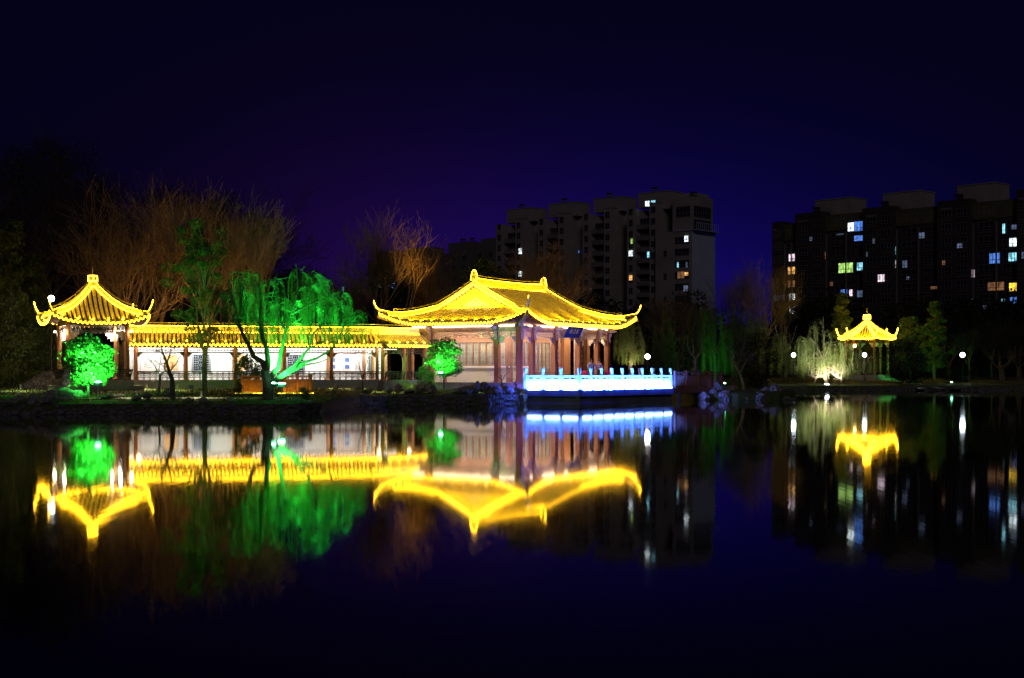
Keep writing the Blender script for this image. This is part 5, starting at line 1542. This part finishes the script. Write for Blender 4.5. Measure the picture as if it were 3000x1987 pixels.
assumed_tree_flood(560, 1128, 76.5, 330, (1, .8, .1), 585, 850, 80, 90)
assumed_tree_flood(1847, 1090, 117, 420, (1, .8, .45), 1850, 1020, 119, 90)
assumed_tree_flood(2080, 1110, 128, 260, (.05, 1, .1), 2110, 950, 136, 110)
assumed_tree_flood(2250, 1110, 134, 420, (1, .85, .3), 2240, 960, 140, 100)
assumed_tree_flood(2625, 1115, 168, 1700, (.03, 1, .12), 2690, 980, 180, 90)
assumed_tree_flood(2500, 1100, 180, 2400, (1, .75, .05), 2480, 930, 187, 100)
assumed_tree_flood(1200, 1140, 89.8, 30, (.9, 1, .25), 1200, 1115, 90.6, 150)

# ================================================================== blocks of flats
def apt_window(parent, p, u, w_, h_, nrm, mat=None, mull=2, nm='window'):
    """window: frame with pane child; p = bottom left corner, u = direction along the wall"""
    f = MB(); t = .09; U = Vector((u.x, u.y, 0)); Z = Vector((0, 0, 1)); N = Vector((nrm.x, nrm.y, 0))
    o0 = p + N * .05
    for a, b in ((o0, o0 + U * w_), (o0 + Z * h_, o0 + Z * h_ + U * w_), (o0 + Z * h_ * .36, o0 + Z * h_ * .36 + U * w_)): f.bar(a, b, t * .8, t)
    for k in range(mull + 1): f.bar(o0 + U * w_ * k / mull, o0 + U * w_ * k / mull + Z * h_, t, t * .8)
    fo = f.build(nm, M['apt_trim'], parent)
    b = MB(); q = p + N * .02
    b.add([q, q + U * w_, q + U * w_ + Z * h_, q + Z * h_], [(0, 1, 2, 3)]); b.build('pane', mat or M['win_dark'], fo)
LIT = {'white': emat('lit_room_white', (.80, .95, 1.0), 1.6, sampling='NONE', var=.75, vs=1.1), 'cyan': emat('lit_room_cyan', (.30, .80, 1.0), 1.3, sampling='NONE', var=.75, vs=1.1), 'blue': emat('lit_room_blue', (.10, .30, 1.0), .75, sampling='NONE', var=.75, vs=1.1),
       'orange': emat('lit_room_orange', (1.0, .50, .14), 1.0, sampling='NONE', var=.75, vs=1.1), 'dimorange': emat('lit_room_dim_orange', (1.0, .42, .12), .16, sampling='NONE', var=.75, vs=1.1), 'green': emat('lit_room_green', (.55, 1.0, .22), .9, sampling='NONE', var=.75, vs=1.1),
       'dim': emat('lit_room_dim', (.35, .5, .9), .16, sampling='NONE', var=.75, vs=1.1), 'pink': emat('lit_room_pink', (1.0, .80, .95), 1.0, sampling='NONE', var=.75, vs=1.1), 'amber': emat('lit_room_amber', (1.0, .62, .04), 1.5, sampling='NONE', var=.75, vs=1.1)}
def heater(parent, p):
    b = MB(); b.tube([p + Vector((-.8, 0, 1.1)), p + Vector((.8, 0, 1.1))], .28, 8); b.bar(p + Vector((-.6, -.9, .1)), p + Vector((-.6, .1, 1.0)), .1); b.bar(p + Vector((.6, -.9, .1)), p + Vector((.6, .1, 1.0)), .1)
    for k in range(6): b.bar(p + Vector((-.7 + .28 * k, -1, .1)), p + Vector((-.7 + .28 * k, .05, 1.0)), .14, .05)
    b.build('water_heater', M['win_dark'], parent)
def hexa(mb, o, U, V, u0, u1, v0, v1, z0, z1):
    P = lambda u, v, z: o + U * u + V * v + Vector((0, 0, z))
    vs = [P(u, v, z) for z in (z0, z1) for v in (v0, v1) for u in (u0, u1)]
    mb.add(vs, [(0, 2, 3, 1), (4, 5, 7, 6), (0, 1, 5, 4), (2, 6, 7, 3), (0, 4, 6, 2), (1, 3, 7, 5)])
ST = 2.9
# block 1: five stepped units, front faces towards the lower left
U1 = Vector((math.cos(R(41)), -math.sin(R(41)), 0)); V1 = Vector((math.sin(R(41)), math.cos(R(41)), 0)); N1 = -V1
def flats_unit(label, pxn, pyn_top, d, nfl, lits, end=False, roofh=1.0, pw=10.0):
    """pxn: near vertical edge pixel; top of the main wall at pyn_top"""
    near = at(pxn, HOR, d); ztop = CAMZ - (pyn_top - HOR) * d / F
    t_ = thing('apartment_block', label, 'apartment building', (near.x, near.y, 1.0), 0, 'stepped units of the pale flats')
    o = Vector((0, 0, 0)); H_ = ztop - 1.0
    b = MB(); rec = 1.6
    hexa(b, o, U1, V1, -2.9, 0, 0, 9, 0, H_); hexa(b, o, U1, V1, -7.3, -2.9, rec, 9, 0, H_ - ST * 1.0); hexa(b, o, U1, V1, -10.0, -7.3, .02, 9, 0, H_ - 1.0)
    hexa(b, o, U1, V1, 0, 4.4, 5.2, 9.3, 0, H_ - .6)
    b.build('wall', M['apt'], t_)
    b = MB(); hexa(b, o, U1, V1, -8.2, 1.4, 2.4, 8.6, H_ - .5, H_ + 3.1); hexa(b, o, U1, V1, -8.35, 1.55, 2.25, 8.75, H_ + 3.1, H_ + 3.3)
    b.build('penthouse', M['apt'], t_)
    b = MB(); hexa(b, o, U1, V1, -3.0, .12, -.1, 9.1, H_, H_ + .15); b.build('parapet', M['apt_trim'], t_)
    for k in range(nfl):
        z = H_ - 2.45 - ST * k
        for u, w_ in ((-2.35, 1.35), (-9.3, 1.2)):
            if z < 4: continue
            apt_window(t_, o + U1 * u + Vector((0, 0, z)) + N1 * .02, U1, w_, 1.55, N1)
        if z > 4 and k % 1 == 0 and k > 0:
            c = MB(); hexa(c, o, U1, V1, -7.2, -3.0, rec - 1.3, rec - 1.2, z - .8, z + .25); hexa(c, o, U1, V1, -7.2, -3.0, rec - 1.3, rec, z - .95, z - .8); c.build('balcony', M['apt_trim'], t_)
            apt_window(t_, o + U1 * -6.9 + V1 * rec + Vector((0, 0, z)), U1, 3.6, 1.9, N1, mull=4)
    heater(t_, o + U1 * -4 + V1 * 4 + Vector((0, 0, H_ + 3.3)))
    for (u, zz, w_, h_, key) in lits:
        v = 0.0 if (u > -3 or u < -7.3) else rec
        apt_window(t_, o + U1 * u + V1 * v + N1 * .14 + Vector((0, 0, zz)), U1, w_, h_, N1, LIT[key])
    return t_, near, H_
def lit_for(near, items, Uv, d0):
    """photo positions of lit windows -> (u, z) on a wall through near"""
    res = []
    for px, py, wpx, hpx, key in items:
        k = (px - 1500) / F
        # near + U*u : x = near.x+U.x*u ; y = near.y+U.y*u ; x/y = k
        u = (k * near.y - near.x) / (Uv.x - k * Uv.y); y = near.y + Uv.y * u
        z = CAMZ - (py - HOR) * y / F; w_ = .9 * wpx * y / F / abs(Uv.x); h_ = .92 * hpx * y / F
        res.append((u - w_ / 2, z - h_ / 2 - 1.0, w_, h_, key))
    return res
units = [('leftmost unit of the tall pale flats, with two white lit windows one above another', 1533, 641, 388, []),
         ('second unit from the left of the tall pale flats, with one tiny blue light', 1660, 625, 379, []),
         ('third unit from the left of the tall pale flats, almost unlit', 1795, 610, 370, []),
         ('tall unit of the pale flats with bright cyan penthouse windows', 1930, 594, 360, [])]
l1 = [[(1525, 736, 10, 18, 'white'), (1525, 803, 10, 18, 'white')], [(1697, 737, 5, 10, 'blue')], [(1784, 674, 3, 3, 'blue')],
      [(1849, 743, 13, 19, 'white'), (1892, 745, 12, 20, 'cyan'), (1852, 707, 6, 18, 'green'), (1849, 814, 11, 18, 'orange'), (1902, 705, 4, 20, 'dim')]]
for (lab, pxn, pyt, d, _), it in zip(units, l1):
    near = at(pxn, HOR, d)
    flats_unit(lab, pxn, pyt, d, 10, lit_for(near, it, U1, d))
# penthouse lit windows and the right-hand end of block 1
end = thing('apartment_block', 'right end of the pale flats with glazed top rooms and broad blank grey wall', 'apartment building', (at(2027, HOR, 352).x, 352, 1.0), 0, 'stepped units of the pale flats')
e0 = Vector((0, 0, 0)); zt = lambda py, d=352: CAMZ - (py - HOR) * d / F - 1.0
b = MB(); hexa(b, e0, U1, V1, -11.0, 0, 0, 10.4, 0, zt(674)); hexa(b, e0, U1, V1, -6.3, -.1, .8, 9.6, zt(674), zt(573)); b.build('wall', M['apt'], end)
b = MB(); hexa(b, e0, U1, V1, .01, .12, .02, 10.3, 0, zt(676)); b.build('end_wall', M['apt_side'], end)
b = MB(); hexa(b, e0, U1, V1, -12.5, -1.0, 3.0, 9.0, zt(600), zt(560)); b.build('penthouse', M['apt'], end)
for k in range(2):
    z = zt(642) + k * -3.2
    apt_window(end, U1 * .02 + V1 * .8 + Vector((0, 0, zt(606) + .2 - 3.4 * k)) - Vector((0, 0, 2.4)), V1, 7.6, 2.6, U1, mull=7)
apt_window(end, U1 * -5.2 + Vector((0, 0, zt(606) - 2.2)) + V1 * .78, U1, 4.2, 2.6, N1, mull=4)
c = MB(); hexa(c, e0, U1, V1, -5, 1.4, -.3, 10.8, zt(674) - .05, zt(674) + .1)
for k in range(12): c.bar(U1 * 1.3 + V1 * (.9 * k) + Vector((0, 0, zt(674))), U1 * 1.3 + V1 * (.9 * k) + Vector((0, 0, zt(652))), .08)
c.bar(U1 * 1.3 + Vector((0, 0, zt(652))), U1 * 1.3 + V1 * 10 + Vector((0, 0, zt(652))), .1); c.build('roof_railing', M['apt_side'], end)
for k in range(9):
    z = zt(690) - 1.9 - ST * k
    apt_window(end, U1 * -5.0 + Vector((0, 0, z)) + N1 * .02, U1, 4.2, 1.7, N1, mull=4)
    if k % 2: apt_window(end, U1 * -8.4 + Vector((0, 0, z)) + N1 * .02, U1, .9, 1.5, N1, mull=1)
near = at(2027, HOR, 352)
for (u, z, w_, h_, key) in lit_for(near, [(2012, 700, 12, 20, 'white'), (1987, 776, 5, 18, 'cyan'), (2013, 776, 6, 18, 'dim'), (1996, 806, 20, 22, 'dimorange'), (2012, 803, 12, 12, 'orange'), (2010, 845, 14, 20, 'dim')], U1, 352):
    apt_window(end, U1 * u + N1 * .14 + Vector((0, 0, z)), U1, w_, h_, N1, LIT[key])
heater(end, U1 * -1.5 + V1 * 3 + Vector((0, 0, zt(573))))
# the two bright top-floor panes on the tall unit
nu = [o for o in bpy.data.objects if o.get('label', '').startswith('tall unit of the pale flats with bright')][0]
pc = at(1930, HOR, 360)
o2 = V1 * 2.36
for px, py, wpx, hpx in ((1897, 597, 14, 18), (1914, 591, 13, 9)):
    (u, z, w_, h_, _), = lit_for(pc + V1 * 2.36, [(px, py, wpx, hpx, 'cyan')], U1, 360)
    apt_window(nu, o2 + U1 * u + Vector((0, 0, z)), U1, w_, h_, N1, LIT['white' if px < 1900 else 'cyan'])
# lower continuing block farther left
for i, (px, py, d, w_) in enumerate([(1450, 694, 430, 9), (1372, 706, 445, 12), (1245, 722, 462, 12), (1150, 734, 478, 12)]):
    n_ = at(px, HOR, d); H_ = CAMZ - (py - HOR) * d / F - 1
    t_ = thing('apartment_block', ['low far unit of flats touching the tall pale flats', 'low far unit of flats with two water heaters left of the hall gable', 'low far unit of flats behind the lone leafless tree, right side', 'lowest and farthest unit of flats, behind the lone leafless tree'][i], 'apartment building', (n_.x, n_.y, 1.0), 0, 'low far flats')
    b = MB(); hexa(b, Vector(), U1, V1, -w_, 1, 0, 10, 0, H_ - 3.4); b.build('wall', M['apt_far'], t_)
    b = MB(); hexa(b, Vector(), U1, V1, -w_ + 1.5, 0, 2, 9, H_ - 3.4, H_); b.build('penthouse', M['apt_far'], t_)
    for k in range(5):
        for u in (-2.5, -7): apt_window(t_, U1 * u + Vector((0, 0, H_ - 6 - ST * k)) + N1 * .02, U1, 1.6, 1.5, N1)
    if i in (1,): heater(t_, U1 * -6 + V1 * 4 + Vector((0, 0, H_))); heater(t_, U1 * -2 + V1 * 4 + Vector((0, 0, H_)))
    its = {0: [], 1: [], 2: [(1155, 838, 12, 18, 'blue'), (1142, 838, 5, 12, 'dim')], 3: [(1007, 848, 7, 16, 'cyan'), (1115, 838, 6, 10, 'dim')]}[i]
    for (u, z, ww, hh, key) in lit_for(n_, its, U1, d): apt_window(t_, U1 * u + N1 * .3 + Vector((0, 0, z)), U1, ww, hh, N1, LIT[key])
# block 2: long dark brown flats on the right
U2 = Vector((math.cos(R(46)), -math.sin(R(46)), 0)); V2 = Vector((math.sin(R(46)), math.cos(R(46)), 0)); N2 = -V2
S2 = at(2282, HOR, 320)
lits2 = [(2493, 665, 16, 28, 'white'), (2516, 663, 24, 32, 'blue'), (2516, 698, 24, 18, 'blue'), (2461, 687, 20, 6, 'dim'), (2320, 755, 17, 24, 'pink'), (2297, 753, 7, 16, 'blue'), (2413, 749, 17, 24, 'orange'), (2319, 793, 20, 24, 'orange'), (2319, 832, 20, 22, 'dimorange'),
         (2321, 871, 18, 24, 'white'), (2322, 909, 18, 24, 'white'), (2283, 873, 30, 20, 'dim'), (2478, 785, 38, 32, 'green'), (2520, 781, 17, 26, 'cyan'), (2473, 859, 18, 24, 'blue'), (2493, 858, 9, 22, 'pink'), (2520, 861, 16, 22, 'dim'), (2619, 735, 16, 26, 'cyan'), (2621, 774, 13, 26, 'white'),
         (2651, 774, 13, 24, 'dim'), (2582, 815, 18, 24, 'pink'), (2737, 843, 18, 10, 'dimorange'), (2846, 802, 16, 26, 'pink'), (2918, 839, 40, 28, 'dimorange'), (2970, 841, 22, 27, 'amber'), (2914, 757, 26, 34, 'blue'), (2968, 753, 22, 28, 'cyan'), (2968, 710, 18, 28, 'white'), (2941, 670, 7, 32, 'cyan'), (2972, 665, 14, 16, 'dim'),
         (2847, 880, 9, 12, 'blue'), (2939, 879, 9, 12, 'cyan'), (2971, 880, 20, 22, 'blue'), (2998, 748, 8, 22, 'dim'), (2376, 700, 8, 14, 'dim'), (2560, 706, 6, 18, 'dim'), (2700, 690, 16, 20, 'dim'), (2765, 770, 8, 16, 'dimorange'), (2812, 720, 14, 16, 'dim'), (2436, 832, 8, 14, 'dimorange'), (2660, 815, 8, 12, 'dim'), (2885, 900, 8, 12, 'dim'), (2540, 745, 5, 16, 'dim')]
un2 = [(-1.0, 5.6, 437, 'left end step of the dark brown flats with glazed corner balconies'), (5.6, 22.2, 355, 'first tall unit of the dark brown flats, with green and orange lit windows'), (22.2, 38.2, 310, 'second tall unit of the dark brown flats, few lit windows'), (38.2, 53.0, 250, 'third tall unit of the dark brown flats, with amber and blue lit windows'), (53.0, 64, 165, 'fourth unit of the dark brown flats, cut by the right border')]
def u_of(px):
    k = (px - 1500) / F; return (k * S2.y - S2.x) / (U2.x - k * U2.y)
b_edges = [u_of(2262), u_of(2329), u_of(2527), u_of(2745), u_of(2978), u_of(3120)]
tops = [651, 627, 611, 590, 557]; pent = [None, (2365, 2513, 590), (2565, 2718, 570), (2782, 2943, 547), None]
for i in range(5):
    u0, u1 = b_edges[i], b_edges[i + 1]
    um = u0; p0 = S2 + U2 * u0; H_ = CAMZ - (tops[i] - HOR) * (p0.y) / F - 1
    t_ = thing('apartment_block', un2[i][3], 'apartment building', (p0.x, p0.y, 1.0), 0, 'units of the dark brown flats'); W_ = u1 - u0 - .02
    b = MB(); hexa(b, Vector(), U2, V2, 0, W_ * .42, 0, 11, 0, H_); hexa(b, Vector(), U2, V2, W_ * .42, W_, 1.2, 11, 0, H_ - .8); b.build('wall', M['apt_brown'], t_)
    b = MB(); hexa(b, Vector(), U2, V2, W_ * .42 + .02, W_ - .02, 1.14, 1.2, H_ - 4.2, H_ - .85); b.build('cladding', M['apt_green'], t_); b = MB(); hexa(b, Vector(), U2, V2, W_ * .44, W_ * .62, .9, 1.1, H_ - 4.4, H_ - 3.6); b.build('canopy', M['apt_green'], t_); b = MB(); hexa(b, Vector(), U2, V2, W_ * .05, W_ * .2, -.2, -.02, H_ - 2.0, H_ - 1.6); b.build('lintel', M['apt_trim'], t_)
    if pent[i]:
        a0, a1, py = pent[i]; ua, ub = u_of(a0) - u0, u_of(a1) - u0 - 3.5
        zz = CAMZ - (py - HOR) * (p0 + U2 * ua + V2 * 3).y / F - 1
        b = MB(); hexa(b, Vector(), U2, V2, ua, ub, 3, 9, H_ - 1.5, zz); hexa(b, Vector(), U2, V2, ua - .15, ub + .15, 2.85, 9.15, zz, zz + .2); b.build('penthouse', M['apt'], t_)
        heater(t_, U2 * (ua + 1) + V2 * 2 + Vector((0, 0, H_)))
    b = MB()
    for k in range(1, 9):
        z = H_ - 4.0 - ST * (k - 1)
        for fr_ in (.02, .24, .5, .76):
            if (k + int(fr_ * 10)) % 3: hexa(b, Vector(), U2, V2, W_ * fr_, W_ * (fr_ + .18), -.06 if fr_ < .4 else 1.1, -.02 if fr_ < .4 else 1.16, z - .12, z)
    for fr_ in (.43, .72): hexa(b, Vector(), U2, V2, W_ * fr_, W_ * fr_ + .25, .8, 1.18, 0, H_ - 5)
    b.build('trim', M['apt_trim'], t_)
    near = p0
    for k in range(1, 9):
        z = H_ - 3.6 - ST * (k - 1)
        for u, w_, v in ((W_ * .06, W_ * .13, 0), (W_ * .26, W_ * .13, 0), (W_ * .5, W_ * .2, 1.2), (W_ * .8, W_ * .14, 1.2)):
            apt_window(t_, U2 * u + V2 * v + Vector((0, 0, z)) + N2 * .02, U2, w_, 1.7, N2, mull=3)
    for it in lits2:
        uu = u_of(it[0]) - u0
        if 0 <= uu < u1 - u0 or (i == 4 and uu >= 0 and it[0] > 2978):
            v = 0 if uu < W_ * .42 else 1.2
            (u, z, w_, h_, key), = lit_for(p0 + V2 * (v - .14), [it], U2, 300)
            apt_window(t_, U2 * u + V2 * (v - .14) + Vector((0, 0, z)), U2, w_, h_, N2, LIT[key], mull=3 if w_ > 1.6 else 2)

# ================================================================== people on the verandah
def person(label, px, d, zf, height, top, rot, arms):
    x = (px - 1500) * d / F
    s = height / 1.7; V = [(0, 0, .95), (0, 0, 1.15), (0, .01, 1.38), (0, .0, 1.47), (0, -.01, 1.56), (0, -.01, 1.66)]; rad = [.135, .12, .13, .05, .095, .075]; E = [(0, 1), (1, 2), (2, 3), (3, 4), (4, 5)]
    for sg in (-1, 1):
        b0 = len(V); V += [(sg * .1, 0, .88), (sg * .11, -.02, .48), (sg * .11, .02, .09), (sg * .12, -.14, .045)]; rad += [.09, .06, .042, .04]; E += [(0, b0), (b0, b0 + 1), (b0 + 1, b0 + 2), (b0 + 2, b0 + 3)]
        b0 = len(V); a = arms[0 if sg < 0 else 1]
        V += [(sg * .19, 0, 1.38), a[0], a[1]]; rad += [.058, .042, .03]; E += [(2, b0), (b0, b0 + 1), (b0 + 1, b0 + 2)]
    def skin(name, vs, es, rs, mat, parent, grow_=0):
        me = bpy.data.meshes.new(name); me.from_pydata([(v[0] * s, v[1] * s, v[2] * s) for v in vs], es, [])
        o = bpy.data.objects.new(name, me); COL.objects.link(o)
        m = o.modifiers.new('skin', 'SKIN'); o.modifiers.new('sub', 'SUBSURF').levels = 1
        for i, r in enumerate(rs): me.skin_vertices[0].data[i].radius = ((r + grow_) * s, (r * (.72 if r > .1 else 1) + grow_) * s)
        me.skin_vertices[0].data[0].use_root = True
        bpy.context.view_layer.update()
        m2 = bpy.data.meshes.new_from_object(o.evaluated_get(bpy.context.evaluated_depsgraph_get()))
        o.modifiers.clear(); o.data = m2; m2.materials.clear(); m2.materials.append(mat); o.parent = parent
        m2.polygons.foreach_set('use_smooth', [True] * len(m2.polygons))
        return o
    t_ = thing('person', label, 'person', (x, d, zf), rot)
    body = skin('body', V, E, rad, M['skin'], t_)
    fm = MB()   # fingers and thumb, nose, ears, eyes
    for sg in (-1, 1):
        w_ = Vector(arms[0 if sg < 0 else 1][1]); e_ = Vector(arms[0 if sg < 0 else 1][0]); dd = (w_ - e_).normalized(); side = dd.cross(Vector((0, 1, 0))).normalized()
        fm.tube([w_ * s, (w_ + dd * .05) * s, (w_ + dd * .09) * s], [.028 * s, .038 * s, .034 * s], 6)
        for k in range(4): 
            b0 = w_ + dd * .085 + side * (.02 * (k - 1.5)); fm.tube([b0 * s, (b0 + dd * (.035 + .006 * (1.5 - abs(k - 1.5)))) * s, (b0 + dd * .06 + Vector((0, -.02, 0))) * s], [.009 * s, .0085 * s, .007 * s], 5)
        b0 = w_ + dd * .03 - side * .03; fm.tube([b0 * s, (b0 - side * .02 + dd * .03) * s, (b0 - side * .02 + dd * .055) * s], [.011 * s, .009 * s, .007 * s], 5)
        fm.tube([Vector((sg * .088, .0, 1.585)) * s, Vector((sg * .098, .01, 1.615)) * s], [.015 * s, .02 * s], 5)
    fm.tube([Vector((0, -.085, 1.625)) * s, Vector((0, -.112, 1.59)) * s, Vector((0, -.095, 1.578)) * s], [.008 * s, .014 * s, .01 * s], 5)
    fm.build('hand', M['skin'], body)
    skin('jacket', V[:3] + [V[10 - 0] if False else V[0]], [(0, 1), (1, 2)], [.15, .14, .145, .1][:4], top, t_) if False else None
    Vj = [(0, 0, .9), (0, 0, 1.15), (0, .01, 1.37)]; rj = [.165, .145, .15]; Ej = [(0, 1), (1, 2)]
    for sg in (-1, 1):
        a = arms[0 if sg < 0 else 1]; b0 = len(Vj); e2 = Vector(a[0]).lerp(Vector(a[1]), .85)
        Vj += [(sg * .2, 0, 1.37), a[0], tuple(e2)]; rj += [.075, .06, .05]; Ej += [(2, b0), (b0, b0 + 1), (b0 + 1, b0 + 2)]
    skin('jacket', Vj, Ej, rj, top, t_)
    Vt = [(0, 0, .93)]; rt = [.16]; Et = []
    for sg in (-1, 1):
        b0 = len(Vt); Vt += [(sg * .1, 0, .86), (sg * .11, -.02, .48), (sg * .11, .02, .12)]; rt += [.105, .08, .065]; Et += [(0, b0), (b0, b0 + 1), (b0 + 1, b0 + 2)]
    skin('trousers', Vt, Et, rt, M['trousers'], t_)
    h = MB(); h.lathe([(.02, .12), (.07, .1), (.1, .04), (.105, -.02), (.1, -.08)], (0, .02, 1.64), 12); h.v = [(a * s, (b_ + (.02 if c < 1.6 else 0)) * s, c * s) for a, b_, c in h.v]; h.build('hair', M['hair'], t_, smooth=True)
    return t_
person('dim person in a pale blue jacket standing under the verandah behind the railing', 1732, 103.6, 1.3, 1.62, M['shirt'], R(15), (((-.3, -.05, 1.12), (-.2, -.26, 1.05)), ((.3, -.02, 1.12), (.24, -.16, .92))))
person('dim person in a violet jacket standing under the verandah near the last columns', 1756, 104.2, 1.3, 1.58, M['jacket2'], R(-30), (((-.28, 0, 1.12), (-.26, -.08, .88)), ((.28, 0, 1.12), (.26, -.08, .88))))
for px, d, lab in ((1714, 102.6, 'round magenta-red covered stool behind the railing, left of the standing people'), (1780, 104.6, 'round magenta-red covered stool behind the railing, beside the last columns')):
    p = at(px, 1100, d); t_ = thing('stool', lab, 'stool', (p.x, d, 1.3))
    b = MB(); b.lathe([(.24, .42), (.26, .46), (.26, .7), (.22, .76), (.02, .78)], (0, 0, 0), 14); b.build('seat', M['cushion'], t_)
    for k in range(4):
        a = k * math.pi / 2 + .4; b = MB(); b.tube([(.2 * math.cos(a), .2 * math.sin(a), 0), (.16 * math.cos(a), .16 * math.sin(a), .44)], .022, 5); b.build('leg', M['wood_dark'], t_)

# added fill lamps brightening the lawn and path, no known source
for i, (px, d, e, c) in enumerate([(400, 71.6, 50, (.9, .9, .5)), (590, 71.8, 50, (.9, .9, .5)), (430, 87, 150, (.9, .85, .35)), (520, 86.5, 80, (.8, .9, .3)), (60, 84, 120, (.7, .9, .3)), (985, 90.6, 130, (1, .9, .3)), (1120, 91, 150, (.9, 1, .3)), (1390, 92.5, 40, (.3, 1, .3))]):
    x = (px - 1500) * d / F; z = land_z(x, d)
    t_ = thing('lawn_fill_lamp', ORD[i] + ' added fill lamp from the left, low over the lawn', 'fill lamp', (x, d, z), 0, 'added lawn fill lamps')
    b = MB(); b.lathe([(.05, 0), (.05, .3), (.07, .31), (.07, .33)], (0, 0, 0), 8); b.build('post', M['metal'], t_)
    lamp('SPOT', 'lawn_fill_light', (0, -.1, .7), e * 1.3, c, t_, direction=(0, -.1, -1), size=.1, angle=158, blend=.4)
